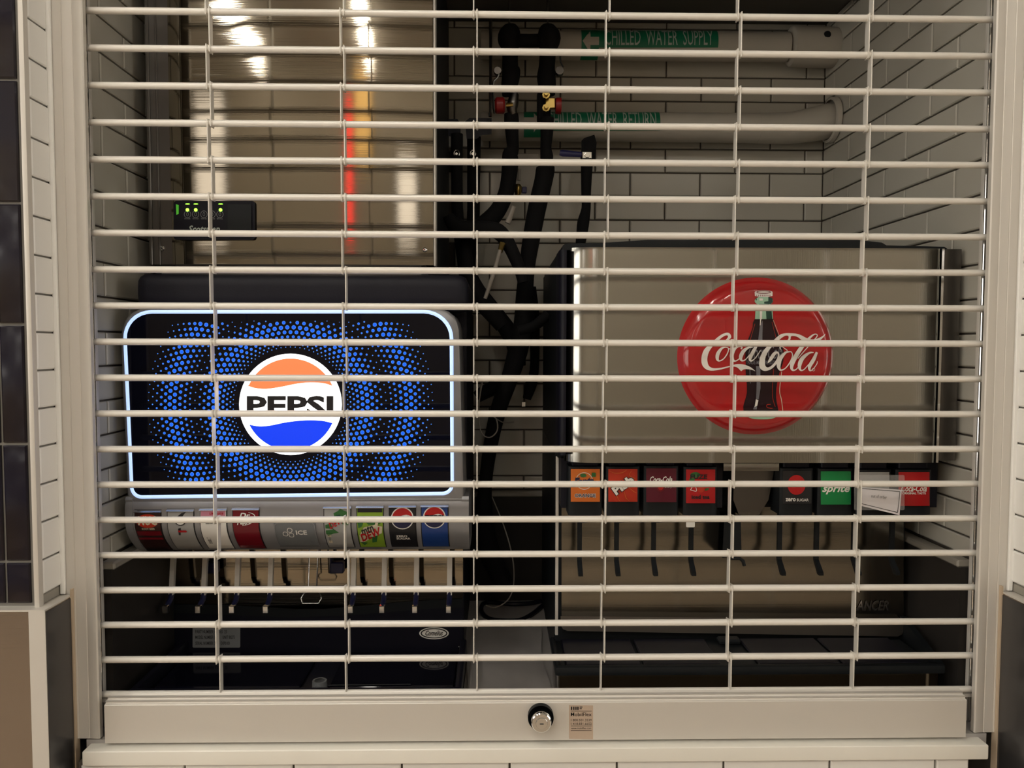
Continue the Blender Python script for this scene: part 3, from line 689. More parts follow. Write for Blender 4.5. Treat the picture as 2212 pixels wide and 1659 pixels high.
for x, y in ((351, 537), (918, 540)):
    Y_ = YI-.001 if x < 400 else YI-.0135
    c = at(x, y, Y_); q = MB().lathe([(0, -.0035), (.0025, -.0034), (.0042, -.002), (.0046, .001)], (c.x, Y_, c.z), n=16).obj('screw', 'chrome', im)
    MB().lathe([(0, -.0042), (.0014, -.0041)], (c.x, Y_, c.z), n=6).obj('socket', 'ink', q)
Yc = YI-.024
def oc(x0, y0, x1, y1, r, ya, yb, nm, m, par): return MB().prism([at(x, y, ya) for x, y in rrect(x0, y0, x1, y1, r, 5)], [at(x, y, yb) for x, y in rrect(x0, y0, x1, y1, r, 5)]).obj(nm, m, par, 40)
cp = oc(375, 434, 551, 518, 7, Yc, Yc+.022, 'control_panel', 'black', im)
cp['label'] = 'black control panel with three green lamps'
oc(492, 441, 543, 513, 2, Yc-.0022, Yc, 'button_plate', 'charcoal', cp)
fn = plane_map(Yc, .0012)
text('Scotsman', 407, 487, 475, 502, fn, 'greytext', cp, .03, .25)
icons = []
for x in (405, 422.5, 440.5, 458, 475): icons += brush([(px, py, 1.0) for px, py in ell(x, 463, 7, 7.5, 18)], True)
for x in (405, 422.5, 440.5, 458, 475): icons += brush([(x, 458, .8), (x+2.2, 463, .8), (x, 467, .8), (x-2.2, 463, .8)], True)
sheet('icon_row', icons, fn, 'labelgrey', cp)
for t_, x in (('POWER', 405), ('STATUS', 422.5), ('WATER', 440.5), ('DESCALE', 458), ('BIN FULL', 475)): text(t_, x-6.3, 471, x+6.3, 474, fn, 'labelgrey', cp)
for x in (405, 423, 476.5):
    c = at(x, 453.5, Yc); o = MB().lathe([(0, -.0022), (.0026, -.0016), (.0030, 0)], (c.x, Yc, c.z), n=12).obj('indicator_lamp', 'e_green', cp)
    sheet('lens', [ell(x, 440.7, 5, 1.1, 12)], fn, 'e_green', cp)
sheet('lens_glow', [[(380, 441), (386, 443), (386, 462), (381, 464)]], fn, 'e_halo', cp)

# ================================================================== RIGHT MACHINE (steel front with the red disc)
YC_ = .060
cm = thing('drink_dispenser', (.48, .35, CT), 'steel drink dispenser with a round red bottle sign on its front', 'drink dispenser')
def zc(y, Y=YC_): return at(1640, y, Y).z
xl, xr = at(1206, 760, .085).x, at(2061, 760, .085).x
x0, x1 = at(1224, 760, YC_).x, at(2029, 760, YC_).x
zt, zb = zc(535), zc(1000)
def arc(cx_, cy_, r, a0, a1, n=10): return [(cx_+r*math.cos(math.radians(a0+(a1-a0)*k/n)), cy_+r*math.sin(math.radians(a0+(a1-a0)*k/n))) for k in range(n+1)]
r = .020
MB().extr_z([(x0, .14)] + [(x0+.055+.055*math.cos(math.radians(a)), YC_+.032+.032*math.sin(math.radians(a))) for a in range(180, 271, 9)] + arc(x1-.008, YC_+.008, .008, 270, 360, 5) + [(x1, .14)], zb, zt).obj('front_panel', 'steel_v', cm, 50)
MB().extr_z([(x0-.0005, .14)] + [(x0-.0005, .066)] + arc(xl+.012, .066+.012, .012, 270, 180, 6) + [(xl, .14)], zb+.012, zt-.004).obj('end_cap', 'black', cm, 50)
MB().extr_z([(x1+.001, .14), (x1+.001, .062), (x1+.004, .060), (x1+.006, .064), (x1+.006, .14)], zb, zt).obj('end_strip', 'chrome', cm, 50)
MB().extr_z([(x1+.006, .14), (x1+.006, .068), (x1+.014, .066)] + arc(xr-.008, .066+.008, .008, 270, 360, 5) + [(xr, .14)], zb+.003, zt).obj('end_cap', 'steel_dark', cm, 50)
MB().box(xl+.004, xr-.004, .138, .60, zb-.002, zt-.004).obj('upper_cabinet', 'charcoal', cm)
lid = [(1214, 540), (1216, 530), (1222, 526), (1300, 525), (1340, 522), (1400, 518), (1850, 518), (1905, 524), (1915, 530), (2040, 533), (2050, 540)]
MB().prism([at(x, y, .075) for x, y in lid], [at(x, y, .075)+Vector((0, .50, 0)) for x, y in lid]).obj('lid', 'charcoal', cm, 30)
# button sign
dc = at(1638, 770, .045); RD = .1345
def dome(r): 
    t = r/RD
    return -.024+.010*t*t if t < .84 else -.024+.00706+.0205*((t-.84)/.16)**1.7
prof = [(RD*t, dome(RD*t)) for t in (0, .2, .4, .55, .7, .8, .84, .88, .92, .95, .975, .99, 1)] + [(RD-.002, .001), (RD-.012, .003)]
ds = MB().lathe([(0 if p[0] < 1e-6 else p[0], p[1]) for p in prof], (dc.x, YC_-.001, dc.z), n=96).obj('sign_disc', 'red', cm, 60)
ds['label'] = 'domed red disc sign with a bottle and white script'
def domemap(l):
    def f(px, py):
        p = at(px, py, YC_-.020)
        for _ in range(3):
            rr = math.hypot(p.x-dc.x, p.z-dc.z); p = at(px, py, YC_-.001+dome(min(rr, RD))-l)
        return p
    return f
K = 5.027
def sheets(name, outs, *a):
    for o_ in outs: sheet(name, [o_], *a)
def B5(*q): return [(1420+x/K, 580+y/K) for x, y in q]
d1, d2, d3, d4 = domemap(.0006), domemap(.0011), domemap(.0016), domemap(.0022)
body = B5(*smoothed([(1060, 545), (1035, 640), (1005, 720), (975, 800), (960, 880), (955, 960), (960, 1040), (958, 1100), (965, 1180), (972, 1250), (972, 1350), (955, 1420), (935, 1490), (935, 1530), (945, 1580), (985, 1610), (1280, 1612), (1315, 1580), (1312, 1530), (1300, 1470), (1290, 1400), (1292, 1300), (1310, 1200), (1335, 1100), (1360, 1040), (1372, 960), (1368, 880), (1345, 800), (1310, 710), (1275, 630), (1255, 560), (1250, 545)], True, 2))
sheet('bottle_body', [body], d1, 'liquid', ds, 2)
sheet('bottle_neck', [B5((1068, 400), (1248, 400), (1256, 550), (1060, 550)), B5(*ell(1156, 352, 100, 50, 24)), B5(*smoothed([(985, 1606), (1130, 1612), (1290, 1606), (1240, 1632), (1130, 1638), (1030, 1630)], True, 3))], d2, 'glassgreen', ds, 1)
sheet('neck_shade', [B5((1180, 460), (1240, 460), (1250, 550), (1185, 550)), B5((1205, 310), (1250, 320), (1254, 365), (1230, 385), (1160, 380), (1160, 360), (1205, 355)), B5((1066, 320), (1078, 315), (1080, 345), (1070, 345)), B5((1100, 385), (1215, 385), (1210, 397), (1105, 397))], d3, 'darkgreen', ds, 1)
sheet('cap', [B5(*ell(1154, 258, 98, 22, 24)), B5((1056, 258), (1252, 258), (1250, 298), (1200, 310), (1110, 310), (1060, 298))], d3, 'white', ds, 1)
sheet('cap_ring', brush([(1420+x/K, 580+y/K, 1.4) for x, y in ell(1154, 256, 74, 14, 20)], True) + [B5((x, 285), (x+7, 285), (x+5, 304), (x+1, 304)) for x in range(1072, 1240, 21)], d4, 'maroon', ds)
sheets('highlight', [B5((1115, 552), (1128, 552), (1122, 615), (1112, 620)), B5((1112, 455), (1140, 455), (1136, 552), (1112, 552)), B5((1070, 1420), (1098, 1430), (1085, 1490), (1055, 1505)), B5((1108, 325), (1145, 325), (1145, 350), (1108, 350))], d4, 'white', ds)
sheets('glass_stripe', [B5((1112, 622), (1145, 560), (1140, 780), (1095, 780)), B5((1072, 1060), (1118, 1060), (1120, 1300), (1100, 1420), (1072, 1420), (1078, 1250)), B5((1045, 1510), (1090, 1440), (1080, 1530), (1040, 1530)), B5((1000, 1075), (1008, 1075), (1014, 1250), (1006, 1250))], d2, 'stripe', ds)
sheet('glass_line', brush([(1420+x/K, 580+y/K, w_) for x, y, w_ in ((1258, 560, .8), (1290, 640, .8), (1325, 740, .8), (1330, 800, .8))]) + brush([(1420+x/K, 580+y/K, w_) for x, y, w_ in ((1350, 1120, 1.4), (1335, 1240, 1.6), (1328, 1340, 1.6), (1348, 1430, 1.6), (1362, 1545, 1.2))]), d3, 'cream', ds)
sheet('glass_rib', brush([(1420+x/K, 580+y/K, .9) for x, y in ((1262, 1090), (1252, 1250), (1252, 1400), (1280, 1500))]) + brush([(1420+x/K, 580+y/K, .7) for x, y in ((1245, 580), (1275, 700), (1300, 790))]) + brush([(1420+x/K, 580+y/K, .7) for x, y in ((1060, 600), (1030, 700), (1005, 790))]) + brush([(1420+x/K, 580+y/K, 1.2) for x, y in ((1230, 1475), (1190, 1480), (1195, 1510), (1250, 1518))]), d2, 'redorange', ds)
text('Coca-Cola', 1617, 745, 1690, 776, d2, 'stripe', ds, .01, .4, name='glass_lettering'); text('TRADE-MARK REGISTERED', 1612, 779, 1688, 787, d2, 'stripe', ds, .01, name='glass_lettering')
# white script
K8 = 5.822
def T8(q): return [(1440+x/K8, 680+y/K8) + ((z[0]*.88/K8,) if z else ()) for x, y, *z in q]
bigC = [(812, 285), (805, 250), (785, 230), (755, 226), (715, 236), (668, 262), (620, 300), (570, 345), (515, 392), (470, 440), (443, 510), (437, 575), (445, 625), (470, 665), (512, 693), (560, 703), (615, 700), (690, 686), (750, 670), (800, 655), (835, 652), (872, 656), (898, 670), (918, 690), (938, 709), (955, 695), (985, 684), (1040, 686), (1085, 697), (1116, 709), (1085, 680), (1040, 650), (980, 628), (920, 619), (870, 622), (820, 635), (760, 650), (700, 663), (640, 671), (590, 671), (550, 658), (525, 630), (514, 590), (512, 550), (522, 495), (548, 440), (585, 392), (640, 335), (690, 290), (728, 266), (752, 258), (768, 262), (772, 278), (758, 300), (735, 325), (756, 330), (785, 312)]
big2 = [(1335, 330), (1285, 378), (1228, 436), (1182, 515), (1162, 600), (1170, 662), (1203, 698), (1250, 706), (1310, 686), (1370, 634), (1408, 560), (1420, 502), (1406, 470), (1378, 460), (1342, 474), (1306, 520), (1268, 607), (1312, 582), (1342, 546), (1374, 497), (1390, 486), (1398, 502), (1388, 550), (1350, 608), (1302, 652), (1264, 662), (1242, 640), (1236, 590), (1248, 520), (1288, 445), (1340, 388), (1395, 335), (1445, 292), (1490, 264), (1522, 262), (1535, 278), (1530, 305), (1515, 325), (1543, 328), (1560, 298), (1565, 270), (1610, 268), (1655, 284), (1700, 318), (1760, 330), (1850, 335), (1920, 326), (1972, 282), (1998, 238), (1960, 268), (1900, 298), (1850, 308), (1800, 306), (1745, 285), (1690, 255), (1625, 236), (1560, 232), (1500, 231), (1440, 243), (1385, 282)]
scr = [T8(smoothed(bigC, True, 2)), T8(smoothed(big2, True, 2))]
br = []; br1 = []
br += brush(T8([(740, 408, 14), (690, 425, 34), (645, 490, 52), (637, 552, 44), (662, 580, 20), (715, 555, 16), (762, 490, 16), (778, 425, 14)]), True)           # o
br += brush(T8([(770, 420, 12), (800, 430, 12), (850, 418, 12)]))
br += brush(T8([(935, 430, 22), (950, 408, 14), (905, 402, 14), (855, 430, 40), (820, 500, 58), (828, 560, 46), (862, 582, 20), (910, 555, 13), (955, 495, 12), (985, 450, 12)]))   # c
br += brush(T8([(1085, 408, 12), (1030, 412, 28), (965, 460, 52), (932, 530, 52), (945, 575, 26), (990, 565, 15), (1045, 500, 14)]))                       # a
br += brush(T8([(1128, 395, 36), (1085, 470, 50), (1050, 545, 46), (1062, 580, 24), (1105, 555, 13), (1150, 495, 12), (1180, 450, 10)]))
br1 = br; br = []
br += brush(T8([(1545, 465, 13), (1490, 480, 34), (1425, 560, 60), (1408, 640, 56), (1432, 694, 26), (1490, 675, 16), (1550, 600, 16), (1582, 520, 15), (1572, 472, 13)]), True)      # o
br += brush(T8([(1440, 440, 10), (1425, 412, 12), (1450, 400, 11), (1478, 418, 10), (1520, 450, 12)]))
br += brush(T8([(1650, 550, 10), (1740, 445, 12), (1840, 335, 14), (1893, 268, 14), (1880, 243, 12), (1835, 258, 22), (1760, 330, 44), (1690, 420, 58), (1620, 530, 62), (1575, 630, 56), (1580, 690, 32), (1625, 690, 16), (1680, 625, 13), (1720, 560, 12)]))   # l
br += brush(T8([(1850, 474, 12), (1790, 482, 30), (1710, 545, 56), (1672, 630, 56), (1682, 692, 28), (1725, 690, 15), (1790, 620, 14)]))                   # a
br += brush(T8([(1890, 470, 34), (1850, 560, 52), (1800, 645, 50), (1800, 697, 26), (1835, 690, 13), (1888, 620, 11), (1895, 585, 9)]))
br += brush(T8([(x, y, 5) for x, y in ell(1847, 689, 17, 17, 16)]), True)
for q_, b_ in ((scr[:1], br1), (scr[1:], br)):
    sheet('script_capital', q_, d3, 'white', ds, 2); sheet('script_lettering', b_, d4, 'white', ds, 0)
# valve bank
VX = [(1233, 1296, 1013, 1084), (1314, 1377, 1013, 1084), (1396, 1461, 1012, 1085), (1482, 1545, 1014, 1087), (1691, 1753, 1017, 1088), (1773, 1838, 1018, 1090), (1857, 1921, 1020, 1091), (1941, 2008, 1020, 1093)]
VC = ['orange', 'redorange', 'plum', 'red_l', 'ink', 'sprite', 'steelprint', 'red_l']
VN = ['orange label with a round logo', 'red orange label with slanted white letters', 'dark cherry label with white script', 'red iced tea label',
      'black zero sugar label with a red spot', 'green label with white lettering', 'blank grey label behind the paper notice', 'red label with white script']
YV = .078
MB().box(at(1212, 1050, .12).x, at(1560, 1050, .12).x, .118, .20, zc(1096, .12), zb).box(at(1672, 1050, .12).x, at(2030, 1050, .11).x, .118, .20, zc(1096, .12), zb).obj('valve_carrier', 'blackmatt', cm)
def cyl(i, l):
    a, b_, *_ = VX[i]; m_, h_ = (a+b_)/2, (b_-a)/2
    def f(px, py):
        u = (px-m_)/h_; return at(px, py, YV-.004*(1-u*u)-l)
    return f
CL = []
for i, (a, b_, t_, bt) in enumerate(VX):
    v = thing and None
    xa, xb = at(a-5, 1050, YV).x, at(b_+5, 1050, YV).x; xm = (xa+xb)/2
    z_t, z_b = zc(t_-5, YV), zc(1113, YV)
    hw = (xb-xa)/2
    plan = [(xa, .125), (xa, YV+.004)] + [(xm+hw*k/4, YV+.0015-.0045*(1-(k/4)**2)) for k in (-3.6, -2, 0, 2, 3.6)] + [(xb, YV+.004), (xb, .125)]
    vb = MB().extr_z(plan, z_b, z_t).obj('valve', 'charcoal', cm, 40)
    MB().box(xa+.006, xb-.006, .082, .150, z_t, zb, r=.002).obj('valve_top', 'black', vb)
    MB().lathe([(0, 0), (.012, 0), (.014, .02), (0, .02)], (xm, .112, z_b-.018), 'z', 16).obj('nozzle', 'black', vb)
    xc_ = at((1252, 1332, 1412, 1493, 1684, 1764, 1845, 1927)[i], 1160, .13).x
    za, zm_, ze = z_b+.002, at(1640, 1210, .13).z, at(1640, 1237, .112).z
    side = [(.134, za), (.134, zm_), (.115, ze-.004), (.106, ze-.004), (.106, ze+.001), (.128, zm_+.002), (.128, za)]
    MB().extr_x(side, xc_-.0040, xc_+.0040).obj('lever', 'charcoal', vb, 20)
    n = 6; f = cyl(i, .0012); B_ = MB(); T_ = [[B_.bm.verts.new(f(a+(b_-a)*k/n, y)) for k in range(n+1)] for y in (t_, bt)]; Q_ = [[B_.bm.verts.new(cyl(i, -.001)(a+(b_-a)*k/n, y)) for k in range(n+1)] for y in (t_, bt)]
    for k in range(n):
        B_.face((T_[0][k], T_[0][k+1], T_[1][k+1], T_[1][k])); B_.face((T_[0][k], T_[0][k+1], Q_[0][k+1], Q_[0][k])); B_.face((T_[1][k], T_[1][k+1], Q_[1][k+1], Q_[1][k]))
    lb_ = B_.obj('flavour_label', VC[i], cm, 40); lb_['label'] = VN[i]; CL.append(lb_)
def vl(i, x, y): return (VX[i][0]+x, VX[i][2]+y)
c2 = lambda i: cyl(i, .0018)
c3 = lambda i: cyl(i, .0024)
c4 = lambda i: cyl(i, .0030)
sheet('logo_ring', brush([(x, y, 1.1) for x, y in ell(*vl(0, 29, 26), 18, 18, 24)], True), c2(0), 'white', CL[0]); sheet('logo_disc', [ell(*vl(0, 29, 26), 17.2, 17.2, 24)], cyl(0, .0015), 'orange', CL[0], 2)
text('Fanta', *vl(0, 7, 18), *vl(0, 51, 36), c3(0), 'navy', CL[0], .07, .2, -.06, sub=True); text('ORANGE', *vl(0, 8, 53), *vl(0, 54, 62), c2(0), 'white', CL[0], .08, sub=True); text('ORANGE', *vl(0, 8.8, 53.8), *vl(0, 53.2, 61.2), c3(0), 'navy', CL[0], .02, sub=True)
sheet('leaf', [ell(*vl(0, 27, 14), 7, 4), rrect(*vl(0, 45, 8), *vl(0, 54, 17), 1, 2)], c4(0), 'leaf', CL[0])
sheet('swirl', sum([brush([(*vl(1, x, y), w_) for x, y, w_ in q]) for q in (((2, 4, .6), (14, 9, 1.2), (30, 8, 1.2), (40, 2, .6)), ((2, 40, .6), (14, 50, 1.4), (22, 66, 1), (26, 70, .5)), ((34, 45, .5), (38, 62, 1.3), (46, 70, .6)), ((44, 40, .6), (54, 48, 1.2), (61, 52, .6)), ((50, 4, .6), (46, 14, 1.0), (60, 22, .6)))], []), c2(1), 'orange', CL[1])
text('Pibb', *vl(1, 5.5, 24), *vl(1, 59, 46), c3(1), 'ink', CL[1], .12, 0, -.62, sub=True); text('Pibb', *vl(1, 7, 25), *vl(1, 57.5, 45), c4(1), 'white', CL[1], .05, 0, -.62, sub=True)
text('Coca-Cola', *vl(2, 8, 17), *vl(2, 56, 30), c2(2), 'white', CL[2], .02, .35, sub=True); sheet('cherry_ring', brush([(x, y, 1.8) for x, y in ell(*vl(2, 31, 40), 8, 9, 20)], True), c2(2), 'maroon', CL[2]); sheet('cherry', [ell(*vl(2, 31, 40), 6, 7)], c3(2), 'red_l', CL[2]); text('Cherry', *vl(2, 40, 36), *vl(2, 56, 43), c2(2), 'white', CL[2], 0, .4, sub=True)
sheet('leaves', [ell(*vl(3, 20, 12), 11, 6), ell(*vl(3, 13, 22), 6, 4), ell(*vl(3, 45, 43), 5, 2.5, 14, -.4)], c2(3), 'leaf', CL[3]); text('FUZE', *vl(3, 9, 11), *vl(3, 46, 21), c3(3), 'ink', CL[3], .03, sub=True)
sheet('ribbon', brush([(*vl(3, 10, 44), 1.2), (*vl(3, 16, 34), 1.2), (*vl(3, 22, 34), 1.2)]) + brush([(*vl(3, 9, 44), 1.2), (*vl(3, 22, 47), 1.2), (*vl(3, 21, 38), 1.2)]), c3(3), 'white', CL[3])
text('iced tea', *vl(3, 12, 55), *vl(3, 51, 64), c3(3), 'ink', CL[3], .03, sub=True); sheet('tea_drop', [ell(*vl(3, 32, 42), 8, 8)], c2(3), 'redorange', CL[3])
sheet('red_spot', [ell(*vl(4, 29.5, 30.5), 19.5, 21.5, 32)], c2(4), 'red_l', CL[4], 2); text('zero', *vl(4, 6, 59), *vl(4, 28, 66), c2(4), 'white', CL[4], .03, sub=True); text('SUGAR', *vl(4, 30, 60), *vl(4, 56, 66), c2(4), 'white', CL[4], .02, sub=True)
text('sprite', *vl(5, 3, 29), *vl(5, 63, 50), c2(5), 'white', CL[5], .025, .35, sub=True)
text('Coca-Cola', *vl(7, 6, 28), *vl(7, 61, 42), c2(7), 'white', CL[7], .02, .35, sub=True); text('ORIGINAL TASTE', *vl(7, 8, 43), *vl(7, 59, 48), c2(7), 'white', CL[7], .03, sub=True)
# ice chute between the valves, bracket plate, levers below
MB().prism([at(x, y, .082) for x, y in ((1563, 1001), (1683, 1001), (1683, 1017), (1563, 1017))], [at(x, y, .12) for x, y in ((1563, 1001), (1683, 1001), (1683, 1017), (1563, 1017))]).obj('bracket_plate', 'steel_v', cm, 20)
ch = MB().prism([at(x, y, .108) for x, y in ((1586, 1017), (1672, 1017), (1660, 1080), (1640, 1112), (1596, 1112), (1584, 1080))], [at(x, y, .19) for x, y in ((1586, 1017), (1672, 1017), (1660, 1080), (1640, 1112), (1596, 1112), (1584, 1080))]).obj('ice_chute', 'steel_dark', cm, 20)
MB().prism([at(x, y, .120) for x, y in ((1565, 1112), (1600, 1112), (1602, 1200), (1560, 1205))], [at(x, y, .17) for x, y in ((1565, 1112), (1600, 1112), (1602, 1200), (1560, 1205))]).obj('chute_guard', 'charcoal', ch, 20)
MB().tube([at(x, y, .12) for x, y in ((1578, 1206), (1598, 1206), (1605, 1212), (1608, 1222))], .0032, 8).obj('chute_lever', 'charcoal', ch)
q = MB().prism([at(x, y, .088) for x, y in rrect(1482, 1126, 1501, 1139, 2, 2)], [at(x, y, .098) for x, y in rrect(1482, 1126, 1501, 1139, 2, 2)]).obj('white_clip', 'white', cm, 20)
# splash panel, folded lip, side trim, cabinet below
YQ = .185
MB().prism([at(x, y, YQ) for x, y in ((1213, 1095), (1952, 1095), (1952, 1372), (1213, 1345))], [at(x, y, YQ)+Vector((0, .006, 0)) for x, y in ((1213, 1095), (1952, 1095), (1952, 1372), (1213, 1345))]).obj('splash_panel', 'steel_splash', cm, 20)
lip = [(1211, 1331), (1952, 1338), (1952, 1362), (1949, 1370), (1940, 1375), (1226, 1363), (1216, 1359), (1211, 1350)]
MB().prism([at(x, y, YQ-.014) for x, y in lip], [at(x, y, YQ) for x, y in lip]).obj('splash_lip', 'steel_lip', cm, 20)
xx = at(1203, 1200, .16).x
MB().box(xx-.003, xx+.0025, .155, .162, zc(1368, .16), zc(985, .16), r=.001, seg=2).obj('side_trim', 'alu', cm)
MB().box(xx-.002, at(1953, 1200, YQ).x+.002, YQ+.004, .60, .925, zb).obj('lower_cabinet', 'charcoal', cm)
for x in (.19, .75):
    for y in (.25, .56): MB().lathe([(0, 0), (.018, 0), (.022, .026), (0, .026)], (x, y, CT), 'z', 16).obj('foot', 'black', cm)
text('LANCER', 1842, 1298, 1920, 1319, plane_map(YQ, .0008), 'steel_dark', cm, .05, .3, name='painted_emboss'); text('LANCER', 1841, 1297, 1919, 1318, plane_map(YQ, .0016), 'chrome', cm, .0, .3, name='painted_emboss')  # flat letters; the offset dark copy paints the shaded edge of the embossing
# drip tray and its steel base
ta, tb = at(1199, 1440, .035).x, at(2040, 1440, .035).x
zr0, zr1 = at(1640, 1456, .035).z, at(1640, 1437, .035).z
xb_ = at(1953, 1370, .17).x
dt = MB().box(ta, tb, .030, .044, zr0, zr1, r=.004, seg=2).box(ta+.002, tb-.006, .036, YQ-.016, zr0, zr0+.006).obj('drip_tray', 'charcoal', cm)
MB().prism([Vector((tb-.010, .036, zr0)), Vector((tb, .036, zr0)), Vector((xb_+.012, YQ, zr0)), Vector((xb_, YQ, zr0))], [Vector((tb-.010, .036, zr1)), Vector((tb, .036, zr1)), Vector((xb_+.012, YQ, zr1+.03)), Vector((xb_, YQ, zr1+.03))]).obj('side_rim', 'charcoal', dt, 20)
MB().box(ta, ta+.010, .036, YQ-.016, zr0, zr1, r=.003).obj('side_rim', 'charcoal', dt, 20)
for x0_, x1_ in ((1215, 1370), (1376, 1535), (1612, 1780), (1786, 1945)):
    a, b_ = at(x0_, 1400, .12).x, at(x1_, 1400, .12).x
    g_ = MB().box(a, b_, .05, YQ-.020, zr0+.006, zr0+.012, r=.002)
    g_.obj('drip_grid', 'black', dt)
MB().box(at(1552, 1400, .15).x, at(1600, 1400, .15).x, .145, YQ-.018, zr0+.006, zr0+.016, r=.003).obj('drain_cover', 'charcoal', dt)
MB().box(at(1206, 1470, .05).x, at(2028, 1470, .05).x, .050, YQ, CT+.001, zr0, r=.002).obj('base_pan', 'steel', cm)

# paper notice in a clear sleeve
pn = thing('paper_notice', tuple(at(1900, 1080, .055)), 'white out of order notice in a clear sleeve on the right valves', 'notice')
def pz(px, py, Y=.0585): return at(px, py, Y)
qd = [(1860, 1052), (1948, 1058), (1943, 1113), (1857, 1092)]
MB().prism([pz(x, y) for x, y in qd], [pz(x, y, .0593) for x, y in qd]).obj('sheet', 'paper', pn, 20)
fn = plane_map(.0585, .0006)
fr = [(1861, 1055), (1944, 1062), (1939, 1107), (1861, 1088)]
sheet('printed_border', sum([brush([(*fr[k], 1.5), (*fr[(k+1) % 4], 1.5)]) for k in range(4)], []), fn, 'ink', pn)
text('out of order', 1882, 1069, 1916, 1076, fn, 'ink', pn, 0, 0, .10)
MB().prism([pz(x, y, .0570) for x, y in rrect(1845, 1026, 1954, 1102, 3, 3)], [pz(x, y, .0576) for x, y in rrect(1845, 1026, 1954, 1102, 3, 3)]).obj('clear_sleeve', 'film', pn, 20)

# ================================================================== PIPES AT THE BACK
def pxr(r, Y): return r*(Y-CAM.y)/F
def hose(par, name, pts, Y, m='foam', n=14, sm=3):
    P_ = [(x, y, r, (q[0] if q else Y)) for x, y, r, *q in pts]
    P_ = smoothed(P_, False, sm)
    return MB().tube([at(x, y, Yq) for x, y, r, Yq in P_], [pxr(r, Yq) for x, y, r, Yq in P_], n).obj(name, m, par, 60)
def pipe_thing(name, px, py, Y, lb, cat, group=None): return thing(name, tuple(at(px, py, Y)), lb, cat, group)
# white chilled-water pipes
for nm, lb, yy, xs in (('supply', 'upper white chilled water supply pipe with a green marker', 100, 1040), ('return', 'lower white chilled water return pipe with a green marker', 275, 1040)):
    Y = .615
    t = pipe_thing('chilled_water_pipe', 1400, yy, Y, lb, 'pipe')
    if nm == 'supply':
        hose(t, 'pipe', [(xs, 97, 29), (1400, 100, 29.5), (1700, 102, 30)], Y, 'pvc', 28, 2)
        cpl = hose(t, 'coupling', [(1704, 101, 31), (1708, 101, 39), (1716, 101, 41), (1790, 103, 41), (1806, 103, 39), (1822, 104, 34)], Y, 'pvc', 28, 2)
        c = at(1788, 74, Y-.045); MB().lathe([(0, -.001), (.008, 0), (.009, .004)], (c.x, c.y, c.z), n=14).obj('probe_hole', 'charcoal', cpl)
        marks = [('arrow_band', 1253, 1290, 70, 131), ('marker_band', 1276, 1543, 75, 113)]
        yc = 100; rad = 30.2; slope = 2/400
    else:
        hose(t, 'pipe', [(xs, 274, 29), (1400, 275, 30), (1640, 277, 31)], Y, 'pvc', 28, 2)
        hose(t, 'elbow', [(1636, 277, 31.5), (1700, 277, 32.5), (1745, 271, 35), (1790, 262, 37), (1830, 256, 38)], Y, 'pvc', 28, 3)
        MB().lathe([(.046, -.016), (.052, -.014), (.053, -.004), (.046, -.002), (.030, -.002)], (XR-.001, Y-.008, at(1820, 262, Y).z), 'x', 32).obj('wall_collar', 'pvc', t)
        marks = [('arrow_band', 1131, 1168, 244, 300), ('marker_band', 1166, 1420, 249, 289)]
        yc = 275; rad = 30.2; slope = 1/400
    def wrap(l, yc=yc, rad=rad, slope=slope):
        def f(px, py):
            c0 = yc+(px-1400)*slope; v = max(-.995, min(.995, (py-c0)/rad)); R0 = pxr(rad, Y)+l
            p = at(px, c0, Y); a = math.asin(v)
            return Vector((p.x, Y-R0*math.cos(a), p.z-R0*math.sin(a)))
        return f
    for mn, a, b_, y0, y1 in marks:
        B_ = MB(); n = 12; f = wrap(.0008 if mn == 'arrow_band' else .0011)
        c = (y0+y1)/2
        T_ = [[B_.bm.verts.new(f(x, y0+(y1-y0)*k/n)) for k in range(n+1)] for x in (a, b_)]
        for k in range(n): B_.face((T_[0][k], T_[1][k], T_[1][k+1], T_[0][k+1]))
        bnd = B_.obj(mn, 'green', t, 60, False)
        if mn == 'arrow_band':
            f2_ = wrap(.0014); m_ = (y0+y1)/2
            if nm == 'supply': ar = [[(1255, m_), (1272, m_-22), (1272, m_-8), (1290, m_-8), (1290, m_+8), (1272, m_+8), (1272, m_+22)]]
            else: ar = [[(1167, m_), (1152, m_-20), (1152, m_-9), (1131, m_-9), (1131, m_+9), (1152, m_+9), (1152, m_+20)]]
            sheet('arrow', ar, f2_, 'pvc', bnd, 1)
    f3_ = wrap(.0018)
    if nm == 'supply': text('CHILLED  WATER  SUPPLY', 1303, 77, 1532, 109, f3_, 'greytext', t, .0, sub=True)
    else: text('CHILLED  WATER  RETURN', 1180, 251, 1411, 285, f3_, 'greytext', t, .0, sub=True)
# the two lagged risers with valves
Yp = .50
r1 = pipe_thing('lagged_pipe', 1102, 300, Yp, 'left black lagged riser with a red valve handle on its left side', 'pipe')
hose(r1, 'riser', [(1102, 56, 14), (1102, 66, 21), (1100, 85, 25), (1102, 102, 19), (1102, 120, 17), (1102, 145, 17.5), (1104, 155, 20), (1103, 170, 19), (1100, 188, 17.5), (1102, 204, 17)], Yp)
hose(r1, 'riser', [(1104, 246, 15), (1105, 262, 16), (1106, 290, 14), (1108, 320, 13.5), (1102, 334, 17), (1102, 352, 18), (1099, 385, 17), (1092, 420, 17), (1075, 455, 18), (1050, 482, 20), (1030, 494, 18, .48), (1010, 500, 16, .46)], Yp)
v = hose(r1, 'valve_body', [(1112, 203, 9), (1108, 222, 12), (1106, 236, 11), (1110, 248, 8)], Yp-.01, 'steel_dark', 12)
hd = MB().lathe([(0, -.012), (.014, -.012), (.0175, -.008), (.0175, .006), (.013, .010), (0, .010)], tuple(at(1081, 228, Yp-.02)), 'x', 20).obj('handle', 'redvalve', v)
